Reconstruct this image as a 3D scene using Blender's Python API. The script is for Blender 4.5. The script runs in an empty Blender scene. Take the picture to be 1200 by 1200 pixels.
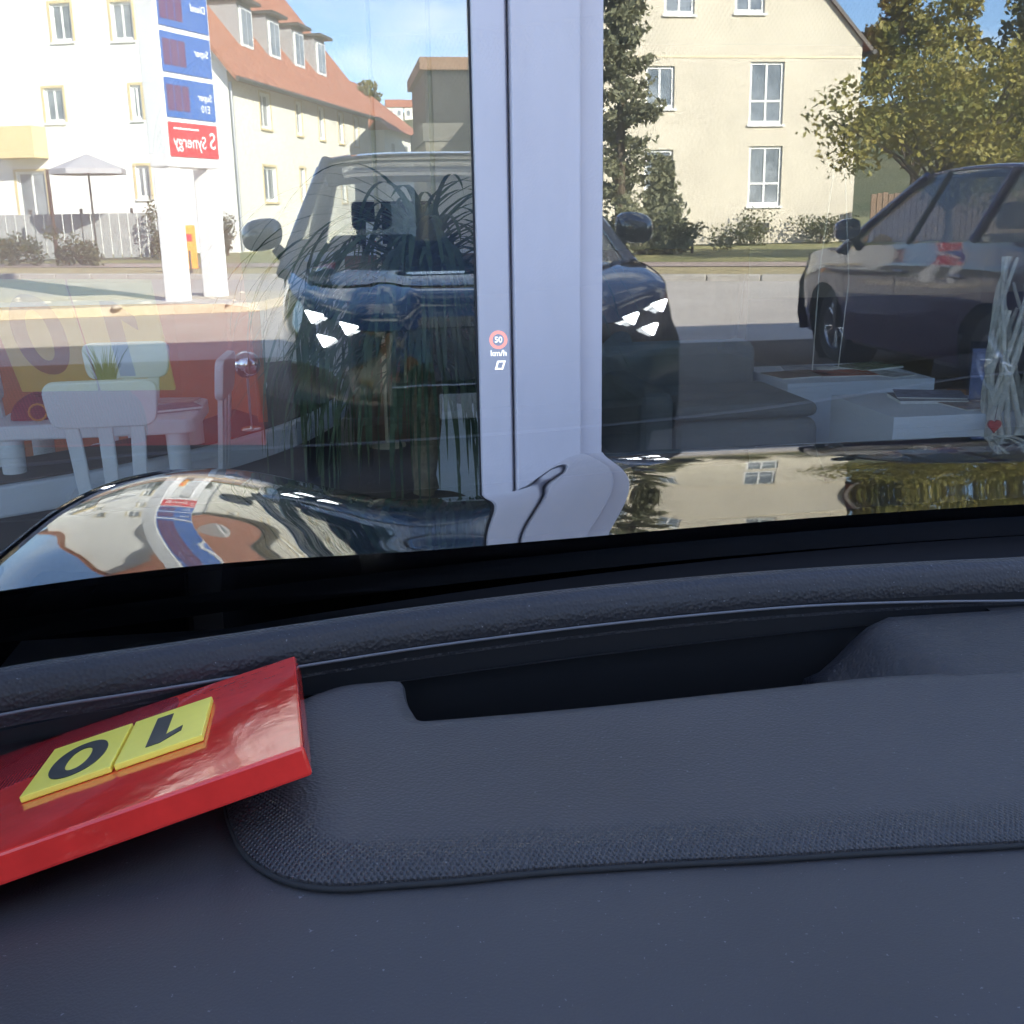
import bpy, bmesh, math, random
from mathutils import Vector, Matrix, noise
R = math.radians
random.seed(7)
sc = bpy.context.scene
COL = sc.collection

# ------------------------------------------------------------------ camera
CAM = Vector((0, 0, 1.25))
th, pt, rl = R(8.4), R(15.1), R(1.0)
fw = Vector((math.sin(th) * math.cos(pt), math.cos(th) * math.cos(pt), -math.sin(pt)))
r0 = Vector((math.cos(th), -math.sin(th), 0)); u0 = r0.cross(fw)
rt = r0 * math.cos(rl) - u0 * math.sin(rl); up = u0 * math.cos(rl) + r0 * math.sin(rl)
cd = bpy.data.cameras.new('camera'); cam = bpy.data.objects.new('camera', cd); COL.objects.link(cam)
cam.matrix_world = Matrix(((rt.x, up.x, -fw.x, CAM.x), (rt.y, up.y, -fw.y, CAM.y), (rt.z, up.z, -fw.z, CAM.z), (0, 0, 0, 1)))
cd.sensor_width = 36; cd.lens = 38.7; cd.clip_start = 0.01; cd.clip_end = 3000
sc.camera = cam
# ------------------------------------------------------------------ sky, sun, exposure
SUN_EL, SUN_AZ = R(28), R(30)
w = bpy.data.worlds.new('World'); sc.world = w; w.use_nodes = True
nt = w.node_tree; bg = nt.nodes['Background']
sky = nt.nodes.new('ShaderNodeTexSky'); sky.sky_type = 'NISHITA'; sky.sun_disc = False
sky.sun_elevation = SUN_EL; sky.sun_rotation = SUN_AZ; sky.air_density = 1.0; sky.dust_density = 0.15; sky.ozone_density = 3.0
tc = nt.nodes.new('ShaderNodeTexCoord'); mp = nt.nodes.new('ShaderNodeMapping'); mp.inputs['Scale'].default_value = (1.0, 1.0, 2.6)
nz = nt.nodes.new('ShaderNodeTexNoise'); nz.inputs['Scale'].default_value = 2.6; nz.inputs['Detail'].default_value = 8; nz.inputs['Roughness'].default_value = 0.6
rp = nt.nodes.new('ShaderNodeValToRGB'); rp.color_ramp.elements[0].position = 0.50; rp.color_ramp.elements[1].position = 0.74
mx = nt.nodes.new('ShaderNodeMixRGB'); mx.inputs['Color2'].default_value = (7.5, 7.6, 8.0, 1)
L = nt.links.new
L(tc.outputs['Generated'], mp.inputs['Vector']); L(mp.outputs['Vector'], nz.inputs['Vector']); L(nz.outputs['Fac'], rp.inputs['Fac'])
L(rp.outputs['Color'], mx.inputs['Fac']); tn = nt.nodes.new('ShaderNodeMixRGB'); tn.blend_type = 'MULTIPLY'; tn.inputs['Fac'].default_value = 1.0; tn.inputs['Color2'].default_value = (.80, .84, 1.0, 1)
L(sky.outputs['Color'], tn.inputs['Color1']); L(tn.outputs['Color'], mx.inputs['Color1']); L(mx.outputs['Color'], bg.inputs['Color'])
bg.inputs['Strength'].default_value = 0.12
sd = bpy.data.lights.new('sun', 'SUN'); sd.energy = 5.0; sd.angle = R(0.53); sd.color = (1.0, 0.93, 0.82)
so = bpy.data.objects.new('sun', sd); COL.objects.link(so); so.location = (8, 20, 18)
sdir = Vector((math.sin(SUN_AZ) * math.cos(SUN_EL), math.cos(SUN_AZ) * math.cos(SUN_EL), math.sin(SUN_EL)))
so.rotation_euler = (-sdir).to_track_quat('-Z', 'Y').to_euler()
vs = sc.view_settings; vs.view_transform = 'Standard'; vs.look = 'None'; vs.exposure = 2.4; vs.gamma = 1.0; vs.use_curve_mapping = False
cy = sc.cycles
cy.max_bounces = 14; cy.glossy_bounces = 8; cy.transparent_max_bounces = 24; cy.transmission_bounces = 8; cy.diffuse_bounces = 4
cy.use_denoising = True; cy.denoiser = 'OPENIMAGEDENOISE'; cy.sample_clamp_indirect = 8.0; cy.caustics_reflective = True; cy.blur_glossy = 0.0

# ------------------------------------------------------------------ helpers
class MB:
    def __init__(s): s.v = []; s.f = []; s.sm = set()
    def add(s, vs, fs, smooth=False):
        o = len(s.v); s.v += [tuple(p) for p in vs]
        for f in fs:
            if smooth: s.sm.add(len(s.f))
            s.f.append(tuple(i + o for i in f))
        return s
    def box(s, c, d, rz=0.0, M=None):
        hx, hy, hz = d[0] / 2, d[1] / 2, d[2] / 2
        vs = [Vector((x, y, z)) for x in (-hx, hx) for y in (-hy, hy) for z in (-hz, hz)]
        if rz: vs = [Matrix.Rotation(rz, 3, 'Z') @ p for p in vs]
        vs = [p + Vector(c) for p in vs]
        if M: vs = [M @ p for p in vs]
        return s.add(vs, [(0, 1, 3, 2), (4, 6, 7, 5), (0, 4, 5, 1), (2, 3, 7, 6), (0, 2, 6, 4), (1, 5, 7, 3)])
    def b2(s, a, b, M=None):
        return s.box([(a[i] + b[i]) / 2 for i in range(3)], [abs(b[i] - a[i]) for i in range(3)], 0, M)
    def prism(s, poly, z0, z1, M=None):
        n = len(poly); vs = [Vector((p[0], p[1], z0)) for p in poly] + [Vector((p[0], p[1], z1)) for p in poly]
        if M: vs = [M @ p for p in vs]
        return s.add(vs, [tuple(range(n - 1, -1, -1)), tuple(range(n, 2 * n))] + [(i, (i + 1) % n, (i + 1) % n + n, i + n) for i in range(n)])
    def tube(s, pts, r, n=8, cap=True, smooth=True):
        pts = [Vector(p) for p in pts]; m = len(pts); rr = r if isinstance(r, (list, tuple)) else [r] * m
        vs = []; ref = None
        for i, p in enumerate(pts):
            t = (pts[min(i + 1, m - 1)] - pts[max(i - 1, 0)]).normalized()
            if ref is None: ref = t.orthogonal().normalized()
            a = (ref - t * ref.dot(t)).normalized(); ref = a; b = t.cross(a)
            for k in range(n):
                q = 2 * math.pi * k / n; vs.append(p + (a * math.cos(q) + b * math.sin(q)) * rr[i])
        fs = [(i * n + k, i * n + (k + 1) % n, (i + 1) * n + (k + 1) % n, (i + 1) * n + k) for i in range(m - 1) for k in range(n)]
        s.add(vs, fs, smooth)
        if cap: s.add(vs[:n], [tuple(range(n - 1, -1, -1))]); s.add(vs[-n:], [tuple(range(n))])
        return s
    def lathe(s, prof, c=(0, 0, 0), n=24, M=None):
        vs = []
        for r_, z in prof:
            for k in range(n):
                q = 2 * math.pi * k / n; p = Vector((c[0] + r_ * math.cos(q), c[1] + r_ * math.sin(q), c[2] + z))
                vs.append(M @ p if M else p)
        m = len(prof)
        return s.add(vs, [(i * n + k, i * n + (k + 1) % n, (i + 1) * n + (k + 1) % n, (i + 1) * n + k) for i in range(m - 1) for k in range(n)], True)
    def grid(s, fn, nu, nv, smooth=True, flip=False):
        vs = [fn(i / nu, j / nv) for j in range(nv + 1) for i in range(nu + 1)]; k = nu + 1
        fs = [(j * k + i, j * k + i + 1, (j + 1) * k + i + 1, (j + 1) * k + i) for j in range(nv) for i in range(nu)]
        if flip: fs = [f[::-1] for f in fs]
        return s.add(vs, fs, smooth)
    def build(s, name, mat, parent=None, bevel=0.0, seg=2, solid=0.0, sub=0):
        me = bpy.data.meshes.new(name); me.from_pydata(s.v, [], s.f); me.update()
        for i in s.sm: me.polygons[i].use_smooth = True
        o = bpy.data.objects.new(name, me); COL.objects.link(o); me.materials.append(mat)
        if parent: o.parent = parent
        if solid:
            m = o.modifiers.new('solid', 'SOLIDIFY'); m.thickness = solid; m.offset = -1
        if sub:
            m = o.modifiers.new('sub', 'SUBSURF'); m.levels = m.render_levels = sub
        if bevel:
            m = o.modifiers.new('bevel', 'BEVEL'); m.width = bevel; m.segments = seg; m.limit_method = 'ANGLE'; m.angle_limit = R(40)
        return o

def interp(tab, x):
    if x <= tab[0][0]: return tab[0][1]
    for (a, b), (c, d) in zip(tab, tab[1:]):
        if x <= c:
            t = (x - a) / (c - a); return b + (d - b) * t
    return tab[-1][1]
def sinterp(tab, x):            # smooth (catmull-rom) table
    n = len(tab)
    if x <= tab[0][0]: return tab[0][1]
    if x >= tab[-1][0]: return tab[-1][1]
    for i in range(n - 1):
        if x <= tab[i + 1][0]:
            x0, y0 = tab[i]; x1, y1 = tab[i + 1]; h = x1 - x0; t = (x - x0) / h
            m0 = (y1 - tab[i - 1][1]) / (x1 - tab[i - 1][0]) if i > 0 else (y1 - y0) / h
            m1 = (tab[i + 2][1] - y0) / (tab[i + 2][0] - x0) if i + 2 < n else (y1 - y0) / h
            return (2*t**3-3*t*t+1)*y0 + (t**3-2*t*t+t)*h*m0 + (-2*t**3+3*t*t)*y1 + (t**3-t*t)*h*m1
def ss(a, b, x):
    t = max(0, min(1, (x - a) / (b - a))); return t * t * (3 - 2 * t)

def tag(o, label=None, cat=None, group=None, kind=None):
    if label: o['label'] = label
    if cat: o['category'] = cat
    if group: o['group'] = group
    if kind: o['kind'] = kind
    return o
def thing(name, label, cat, loc=(0, 0, 0), rz=0.0, group=None):
    o = bpy.data.objects.new(name, None); COL.objects.link(o); o.location = loc; o.rotation_euler = (0, 0, rz)
    return tag(o, label, cat, group)
def copy_tree(o, parent=None):
    c = o.copy(); COL.objects.link(c); c.parent = parent
    for ch in list(o.children):
        copy_tree(ch, c)
    return c
def text_mesh(name, body, size, mat, parent, M, depth=0.0006, align='CENTER', shear=0.0, bold=0.0, spacing=1.0):
    cu = bpy.data.curves.new(name, 'FONT'); cu.body = body; cu.size = size; cu.align_x = align; cu.align_y = 'CENTER'
    cu.extrude = depth; cu.shear = shear; cu.offset = bold; cu.space_character = spacing
    t = bpy.data.objects.new(name, cu); COL.objects.link(t)
    dg = bpy.context.evaluated_depsgraph_get(); me = bpy.data.meshes.new_from_object(t.evaluated_get(dg))
    bpy.data.objects.remove(t); me.name = name
    me.transform(M); me.materials.clear(); me.materials.append(mat)
    o = bpy.data.objects.new(name, me); COL.objects.link(o); o.parent = parent
    return o

# ------------------------------------------------------------------ materials
MATS = {}
def mat(name, col, rough=0.6, metal=0.0, var=0.0, vscale=8.0, bump=0.0, bscale=60.0, spec=0.5, ior=1.5, coat=0.0, emit=None, estr=0.0, col2=None, stretch=None, trans=0.0, detail=6):
    if name in MATS: return MATS[name]
    m = bpy.data.materials.new(name); m.use_nodes = True; n = m.node_tree; p = n.nodes['Principled BSDF']; lk = n.links.new
    p.inputs['Base Color'].default_value = (*col, 1); p.inputs['Roughness'].default_value = rough; p.inputs['Metallic'].default_value = metal
    p.inputs['IOR'].default_value = ior; p.inputs['Specular IOR Level'].default_value = spec; p.inputs['Coat Weight'].default_value = coat; p.inputs['Coat Roughness'].default_value = 0.02
    p.inputs['Transmission Weight'].default_value = trans
    if emit: p.inputs['Emission Color'].default_value = (*emit, 1); p.inputs['Emission Strength'].default_value = estr
    if var or bump or col2:
        t = n.nodes.new('ShaderNodeTexCoord'); mpn = n.nodes.new('ShaderNodeMapping'); lk(t.outputs['Object'], mpn.inputs['Vector'])
        if stretch: mpn.inputs['Scale'].default_value = stretch
    if var or col2:
        a = n.nodes.new('ShaderNodeTexNoise'); a.inputs['Scale'].default_value = vscale; a.inputs['Detail'].default_value = detail; a.inputs['Roughness'].default_value = 0.65
        lk(mpn.outputs['Vector'], a.inputs['Vector'])
        r = n.nodes.new('ShaderNodeValToRGB'); r.color_ramp.elements[0].position = 0.32; r.color_ramp.elements[1].position = 0.68
        c2 = col2 if col2 else tuple(min(1, c * (1 + var)) for c in col); c1 = col if col2 else tuple(c * (1 - var) for c in col)
        r.color_ramp.elements[0].color = (*c1, 1); r.color_ramp.elements[1].color = (*c2, 1)
        lk(a.outputs['Fac'], r.inputs['Fac']); lk(r.outputs['Color'], p.inputs['Base Color'])
    if bump:
        b = n.nodes.new('ShaderNodeTexNoise'); b.inputs['Scale'].default_value = bscale; b.inputs['Detail'].default_value = 3
        lk(mpn.outputs['Vector'], b.inputs['Vector']); bn = n.nodes.new('ShaderNodeBump'); bn.inputs['Strength'].default_value = bump; bn.inputs['Distance'].default_value = 0.4 / bscale
        lk(b.outputs['Fac'], bn.inputs['Height']); lk(bn.outputs['Normal'], p.inputs['Normal'])
    MATS[name] = m; return m
def thin_glass(name, f0, tint):
    if name in MATS: return MATS[name]
    m = bpy.data.materials.new(name); m.use_nodes = True; n = m.node_tree; lk = n.links.new
    n.nodes.remove(n.nodes['Principled BSDF']); out = n.nodes['Material Output']
    tr = n.nodes.new('ShaderNodeBsdfTransparent'); tr.inputs['Color'].default_value = (*tint, 1)
    gl = n.nodes.new('ShaderNodeBsdfGlossy'); gl.inputs['Roughness'].default_value = 0.0
    lw = n.nodes.new('ShaderNodeLayerWeight'); lw.inputs['Blend'].default_value = 0.5
    pw = n.nodes.new('ShaderNodeMath'); pw.operation = 'POWER'; pw.inputs[1].default_value = 5
    mr = n.nodes.new('ShaderNodeMath'); mr.operation = 'MULTIPLY_ADD'; mr.inputs[1].default_value = 1 - f0; mr.inputs[2].default_value = f0
    mxs = n.nodes.new('ShaderNodeMixShader')
    lk(lw.outputs['Facing'], pw.inputs[0]); lk(pw.outputs[0], mr.inputs[0]); lk(mr.outputs[0], mxs.inputs['Fac'])
    lk(tr.outputs[0], mxs.inputs[1]); lk(gl.outputs[0], mxs.inputs[2]); lk(mxs.outputs[0], out.inputs['Surface'])
    MATS[name] = m; return m
def leaf_mat(name, c1, c2, scale=3.0):
    if name in MATS: return MATS[name]
    m = mat(name, c1, rough=0.55, col2=c2, vscale=scale, spec=0.3); n = m.node_tree; p = n.nodes['Principled BSDF']; out = n.nodes['Material Output']
    tl = n.nodes.new('ShaderNodeBsdfTranslucent'); ms = n.nodes.new('ShaderNodeMixShader'); ms.inputs['Fac'].default_value = 0.35
    src = p.inputs['Base Color'].links[0].from_socket
    n.links.new(src, tl.inputs['Color']); n.links.new(p.outputs[0], ms.inputs[1]); n.links.new(tl.outputs[0], ms.inputs[2]); n.links.new(ms.outputs[0], out.inputs['Surface'])
    return m

M_shopglass = thin_glass('shop_glass', 0.20, (0.93, 0.96, 0.95))
M_carglass = thin_glass('car_glass', 0.155, (0.95, 0.97, 0.965))
M_paint = mat('black_paint', (0.006, 0.006, 0.007), rough=0.015, ior=2.4, coat=0.5)
M_plum = mat('plum_paint', (0.045, 0.016, 0.055), rough=0.07, ior=1.5, coat=0.6)
M_plastic = mat('black_plastic', (0.012, 0.012, 0.014), rough=0.55, bump=0.1, bscale=900)
M_gloss_black = mat('gloss_black', (0.008, 0.008, 0.009), rough=0.12)
M_rubber = mat('rubber', (0.02, 0.02, 0.02), rough=0.8)
M_alloy = mat('alloy', (0.55, 0.56, 0.58), rough=0.25, metal=1.0)
M_chrome = mat('chrome', (0.85, 0.86, 0.88), rough=0.04, metal=1.0)
M_lamp = mat('lamp_led', (1, 1, 1), emit=(0.92, 0.95, 1.0), estr=6.0)
M_lens = mat('lamp_lens', (0.02, 0.02, 0.025), rough=0.03, ior=1.8, coat=1.0)
M_fabric_dark = mat('seat_fabric', (0.03, 0.03, 0.033), rough=0.9, bump=0.3, bscale=500)
M_headliner = mat('headliner', (0.35, 0.34, 0.32), rough=0.95)
M_frame = mat('mullion_metal', (0.55, 0.53, 0.56), rough=0.40, var=0.06, vscale=3.0, stretch=(1, 1, .25))
M_wallwhite = mat('facade_panel', (0.70, 0.70, 0.70), rough=0.7, var=0.04)

# ------------------------------------------------------------------ setting : ground, road, verge
G = 3.25
def sheet(name, pts, z, m, zs=None):
    b = MB(); b.add([(p[0], p[1], z if zs is None else zs[i]) for i, p in enumerate(pts)], [tuple(range(len(pts)))])
    return tag(b.build(name, m), kind='structure')
M_asph = mat('asphalt', (0.42, 0.375, 0.325), rough=0.9, col2=(0.54, 0.485, 0.42), vscale=0.7, bump=0.25, bscale=90, detail=10)
M_pave = mat('forecourt_paving', (0.11, 0.078, 0.055), rough=0.85, col2=(0.16, 0.115, 0.08), vscale=2.5, bump=0.25, bscale=40)
M_dry = mat('dry_grass', (0.30, 0.24, 0.11), rough=0.95, col2=(0.48, 0.39, 0.21), vscale=1.6, bump=0.6, bscale=30)
M_path = mat('pink_path', (0.36, 0.27, 0.22), rough=0.9, col2=(0.42, 0.33, 0.28), vscale=1.2, bump=0.2, bscale=50)
M_lawn = mat('lawn', (0.16, 0.17, 0.05), rough=0.95, col2=(0.32, 0.28, 0.12), vscale=0.8, bump=0.6, bscale=20)
M_kerb = mat('kerb_stone', (0.40, 0.37, 0.33), rough=0.85, var=0.15, vscale=6, bump=0.2, bscale=40)
M_earth = mat('earth_ground', (0.12, 0.12, 0.05), rough=1.0, col2=(0.2, 0.17, 0.08), vscale=0.05)
sheet('ground', [(-900, -900), (900, -900), (900, 500), (-900, 500)], -0.05, M_earth)
def edge(x, off): return -17.2 + 0.53 * x + off           # the road runs at an angle to the glass front
sheet('road', [(-60, edge(-60, 0)), (60, edge(60, 0)), (60, 40), (-60, 40)], 0.0, M_asph)
sheet('forecourt', [(-30, -3.9), (30, -3.9), (30, G), (-30, G)], 0.004, M_pave)
sheet('verge', [(-60, edge(-60, -3.6)), (60, edge(60, -3.6)), (60, edge(60, 0)), (-60, edge(-60, 0))], 0.10, M_dry)
sheet('footpath', [(-60, edge(-60, -6.0)), (60, edge(60, -6.0)), (60, edge(60, -3.6)), (-60, edge(-60, -3.6))], 0.115, M_path)
sheet('lawn', [(-90, -120), (90, -120), (60, edge(60, -6.0)), (-60, edge(-60, -6.0))], 0.2, M_lawn, zs=[0.3, 0.3, 0.12, 0.12])
ke = MB(); d = Vector((1, 0.53, 0)).normalized()
kr = tag(bpy.data.objects.new('kerb', None), kind='structure'); COL.objects.link(kr)
km = MB().box((0, 0, 0), (0.98, 0.16, 0.24)); k0 = km.build('kerb_stone', M_kerb, kr, bevel=0.02)
xs = [-14 + i * 0.883 for i in range(40)]
for i, x in enumerate(xs):
    o = k0 if i == 0 else k0.copy()
    if i: COL.objects.link(o)
    o.location = (x, edge(x, 0.0), 0.0); o.rotation_euler = (0, 0, math.atan(0.53))

# ------------------------------------------------------------------ showroom
sr = thing('showroom_building', 'showroom front with big reflecting panes and grey mullion, facing the parked black car', 'building', (0, G, 0))
GX0, GX1, GX2, GX3 = -3.3, 0.393, 0.76, 4.45
ZT = 3.15
def pane(x0, x1):
    return MB().b2((x0, 0.055, 0.06), (x1, 0.065, ZT)).build('glass_pane', M_shopglass, sr)
pane(GX0 + 0.01, GX1 + 0.01); pane(GX2 - 0.01, GX3 + 0.01); pane(GX3 + 0.36, GX3 + 4.0); pane(-7.3, GX0 - 0.36)
def mullion(x0):
    # three stepped profiles: sloping side bead, flat proud cap, flat side bead
    mu = MB().prism([(x0 + 0.100, -0.045), (x0 + 0.2945, -0.045), (x0 + 0.2945, 0.10), (x0 + 0.100, 0.10)], 0.0, ZT).build('mullion', M_frame, sr, bevel=0.004)
    MB().prism([(x0, 0.012), (x0 + 0.088, -0.012), (x0 + 0.096, 0.01), (x0 + 0.0975, 0.09), (x0, 0.09)], 0.0, ZT).build('side_bead', M_frame, mu, bevel=0.003)
    MB().prism([(x0 + 0.297, -0.012), (x0 + 0.367, -0.012), (x0 + 0.367, 0.09), (x0 + 0.297, 0.09)], 0.0, ZT).build('side_bead', M_frame, mu, bevel=0.003)
    MB().b2((x0 - 0.006, 0.045, 0), (x0 + 0.373, 0.052, ZT)).build('gasket', M_rubber, mu)
for x in (GX1, GX3, GX0 - 0.36, GX3 + 4.0): mullion(x)
MB().b2((-7.4, -0.03, 0.0), (9.0, 0.10, 0.058)).build('sill', M_frame, sr)
MB().b2((-7.4, -0.04, ZT), (9.0, 0.12, ZT + 0.2)).build('transom', M_frame, sr)
for i in range(7):
    MB().b2((-9.0 + i * 2.86, 0.0, ZT + 0.205), (-9.0 + i * 2.86 + 2.84, 0.25, 5.4)).build('facade_panel', M_wallwhite, sr, bevel=0.01)
M_acr0 = thin_glass('side_glass', .06, (.95, .97, .96))
M_intwall = mat('interior_wall', (0.50, 0.45, 0.39), rough=0.9, var=0.05, vscale=1.5)
M_ceil = mat('interior_ceiling', (0.75, 0.75, 0.74), rough=0.9)
for z0_, z1_, nm, mm_ in ((3.4, 3.6, 'ceiling', M_ceil), (5.1, 5.3, 'roof', M_wallwhite)):        # interior brightened by leaving an added, unseen rooflight well open
    for a, b_ in (((-9.0, .26), (-3.2, 12.3)), ((1.6, .26), (11.1, 12.3)), ((-3.2, .26), (1.6, 3.2)), ((-3.2, 5.2), (1.6, 12.3))):
        MB().b2((*a, z0_), (*b_, z1_)).build(nm, mm_, sr)
for a, b_ in (((-3.3, 3.1), (-3.2, 5.3)), ((1.6, 3.1), (1.7, 5.3)), ((-3.2, 3.1), (1.6, 3.2)), ((-3.2, 5.2), (1.6, 5.3))): MB().b2((*a, 3.602), (*b_, 5.45)).build('added_light_well', M_ceil, sr)
MB().b2((-3.2, 3.2, 5.46), (1.6, 5.2, 5.47)).build('added_rooflight', M_acr0, sr)
MB().b2((-9.0, 12.0, 0), (11.1, 12.3, 5.1)).build('back_wall', M_intwall, sr)
MB().b2((11.11, 0.0, 0), (11.4, 12.3, 5.35)).build('side_wall', M_wallwhite, sr)
MB().b2((-9.3, 0.0, 3.2), (-9.01, 12.3, 5.35)).build('side_wall', M_wallwhite, sr); MB().b2((-9.3, 0.0, 0), (-9.01, 12.3, .25)).build('side_wall', M_wallwhite, sr)     # left flank opened with added, unseen windows to brighten the interior
for k in range(5): MB().b2((-9.28, k * 3.0, .252), (-9.03, k * 3.0 + .25, 3.198)).build('added_side_post', M_frame, sr)
for k in range(4): MB().b2((-9.16, k * 3.0 + .252, .252), (-9.15, k * 3.0 + 2.998, 3.198)).build('side_pane', M_acr0, sr)
MB().b2((-9.0, 0.0, 0), (-7.4, 0.2, 3.35)).build('pier', M_wallwhite, sr)
MB().b2((9.0, 0.0, 0), (11.1, 0.2, 3.35)).build('pier', M_wallwhite, sr)
MB().b2((-3.4, 5.9, 0.03), (1.25, 6.05, 3.4)).build('inner_wall', mat('beige_wall', (.74, .67, .58), .9, var=.03), sr)
# a timber partition deeper inside
M_wood = mat('brown_timber', (0.17, 0.10, 0.055), rough=0.6, var=0.2, vscale=3, stretch=(8, 8, 0.6))
MB().b2((0.02, 2.9, 0.0), (2.3, 3.0, 1.05)).build('partition', M_wood, sr)
M_floor = mat('showroom_floor', (0.085, 0.075, 0.068), rough=0.35, var=0.12, vscale=1.5)
fl = MB(); fl.add([(-9, G + 0.1, 0.03), (11.1, G + 0.1, 0.03), (11.1, G + 12, 0.03), (-9, G + 12, 0.03)], [(0, 1, 2, 3)])
tag(fl.build('showroom_floor', M_floor), kind='structure')

# ------------------------------------------------------------------ cars
WT = [(-2.36, .62), (-2.2, .76), (-1.9, .84), (-1.4, .91), (-.5, .93), (.9, .935), (1.25, .93), (1.5, .905), (1.62, .86)]
CREST = [(-2.4, 1.02), (-2.2, 1.09), (-1.4, 1.10), (0, 1.05), (.45, 1.03), (.70, 1.012), (.85, 1.009), (1.0, 1.003), (1.2, .980), (1.4, .946), (1.5, .924), (1.58, .896), (1.64, .855), (1.7, .80)]
DOME = [(.78, .999), (.9, .986), (1.2, .966), (1.5, .924), (1.6, .892), (1.67, .85), (1.73, .775)]
VALL = [(.78, 1.003), (.9, .984), (1.2, .938), (1.5, .873), (1.6, .842), (1.67, .812), (1.73, .765)]
FA, RA, WR = 1.0, -1.55, 0.325
def half_w(y): return sinterp(WT, y)
def crest(y): return sinterp(CREST, y)
def y_rear(x): return .915 - .165 * (x / .85) ** 2
def y_front(x): return 1.73 - .10 * abs(x / .8) ** 2.6
def hood_z(x, y):
    xe = half_w(min(y, 1.6)) - .037; u = abs(x) / xe
    dz, vz, cz = sinterp(DOME, y + .10 * abs(x / .8) ** 2.6 * ss(1.2, 1.7, y)), sinterp(VALL, y + .10 * abs(x / .8) ** 2.6 * ss(1.2, 1.7, y)), crest(y)
    dw = .43 + .02 * (1.6 - y)
    kk = 1 + 1.1 * ss(1.5, 1.0, y); a = 1 - ss(dw - .055 * kk, dw + .075 * kk, u)          # dome plateau, its side crisper towards the nose
    z = vz + (dz - vz) * a
    b = ss(.62, .97, u)
    return z + (cz - z) * b - .004 * ss(.97, 1, u)
def ws_pt(u, z):
    hw = interp([(.96, .925), (1.3, .775), (1.58, .64)], z); x = u * hw
    return Vector((x, .847 - .156 * x * x - (z - 1) / math.tan(R(31.0)), z))
def car(name, label, loc, rz, paint, glassm, lit):
    c = thing(name, label, 'car', loc, rz)
    # flanks with wheel-arch cut-outs
    for s in (-1, 1):
        m = MB(); ys = [-2.36 + i * (3.98 / 92) for i in range(93)]
        def fn(u, v):
            y = -2.36 + u * 3.98
            zb = .24
            for yc in (FA, RA):
                if abs(y - yc) < .375: zb = max(zb, .33 + math.sqrt(.375 ** 2 - (y - yc) ** 2))
            zt_ = crest(y); z = zb + (zt_ - zb) * v; t = (z - .24) / (zt_ - .24)
            x = half_w(y) - .055 * (1 - ss(0, .45, t)) - .035 * ss(.7, 1, t) ** 1.5 - .012 * math.exp(-((t - .42) / .06) ** 2)
            return Vector((s * x, y, z))
        m.grid(fn, 132, 12, flip=(s < 0)); fk = m.build('flank', paint, c)
        for y in (-.35, -1.15):
            MB().b2((s * (half_w(y) - .018), y - .09, .845), (s * (half_w(y) + .02), y + .09, .872)).build('door_handle', paint, fk, bevel=.01)
        for pts in ([(.62, z / 20) for z in range(7, 21)], [(-.28, z / 20) for z in range(7, 21)]):
            dl = MB(); vs = []                          # shut lines of the doors
            for y, z in pts:
                for dy in (-.003, .003):
                    t = (z - .24) / (crest(y) - .24)
                    x = half_w(y) - .055 * (1 - ss(0, .45, t)) - .035 * ss(.7, 1, t) ** 1.5 - .012 * math.exp(-((t - .42) / .06) ** 2) + .0015
                    vs.append((s * x, y + dy, z))
            dl.add(vs, [(i, i + 1, i + 3, i + 2) for i in range(0, len(vs) - 2, 2)])
            dl.build('shut_line', M_rubber, fk)
        sl = MB().b2((s * .60, RA + .42, .20), (s * .84, FA - .42, .27)).build('sill', M_plastic, c, bevel=.02)
        # wheel housings, wheels
        for yc in (FA, RA):
            MB().lathe([(.378, 0), (.378, .32), (.05, .32)], (0, 0, 0), 28, Matrix.Translation((s * .86, yc, .33)) @ Matrix.Rotation(-s * R(90), 4, 'Y')).build('wheel_housing', M_rubber, c)
            T = Matrix.Translation((s * .73, yc, WR)) @ Matrix.Rotation(s * R(90), 4, 'Y')
            wheel = bpy.data.objects.new('wheel', None); COL.objects.link(wheel); wheel.parent = c; wheel.location = (s * .73, yc, WR); wheel.rotation_euler = (0, s * R(90), 0)
            MB().lathe([(.20, -.08), (.27, -.1), (.31, -.095), (.325, -.07), (.325, .07), (.31, .095), (.27, .1), (.215, .085)], n=36).build('tyre', M_rubber, wheel)
            rim = MB().lathe([(.215, .085), (.205, .07), (.195, .02), (.195, -.08)], n=36)
            rim.lathe([(.001, .075), (.05, .075), (.06, .05), (.06, .0)], n=20)
            for k in range(5):
                q = R(72 * k)
                for dq in (-.16, .16):
                    rim.tube([(.05 * math.cos(q), .05 * math.sin(q), .055), (.2 * math.cos(q + dq), .2 * math.sin(q + dq), .065)], [.017, .012], 6)
            rim.build('rim', M_alloy, wheel)
            MB().lathe([(.001, -.02), (.15, -.02), (.15, -.035), (.001, -.035)], n=24).build('brake_disc', M_alloy, wheel)
    # bonnet
    def hf(u, v):
        uu = u * 2 - 1; y = .9 + v * .8
        for _ in range(3):
            xe = half_w(min(y, 1.6)) - .037; x = uu * xe; y = y_rear(x) + (y_front(x) - y_rear(x)) * v
        return Vector((x, y, hood_z(x, y)))
    hd = MB().grid(hf, 120, 60).build('bonnet', paint, c)
    # nose: from the bonnet lip down to the lip of the bumper
    def nf(u, v):
        uu = u * 2 - 1; x = uu * (half_w(1.6) - .037) ; y = y_front(x); zt_ = hood_z(x, y) - .004
        for _ in range(1): pass
        z = zt_ + (.24 - zt_) * v
        k = math.sin(min(1, v * 1.25) * math.pi / 2) * .055 - .10 * ss(.75, 1, v)
        xx = x * (1 + .075 * ss(0, .35, v)); return Vector((xx, y + k * (1 - .3 * abs(uu)) , z))
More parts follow.
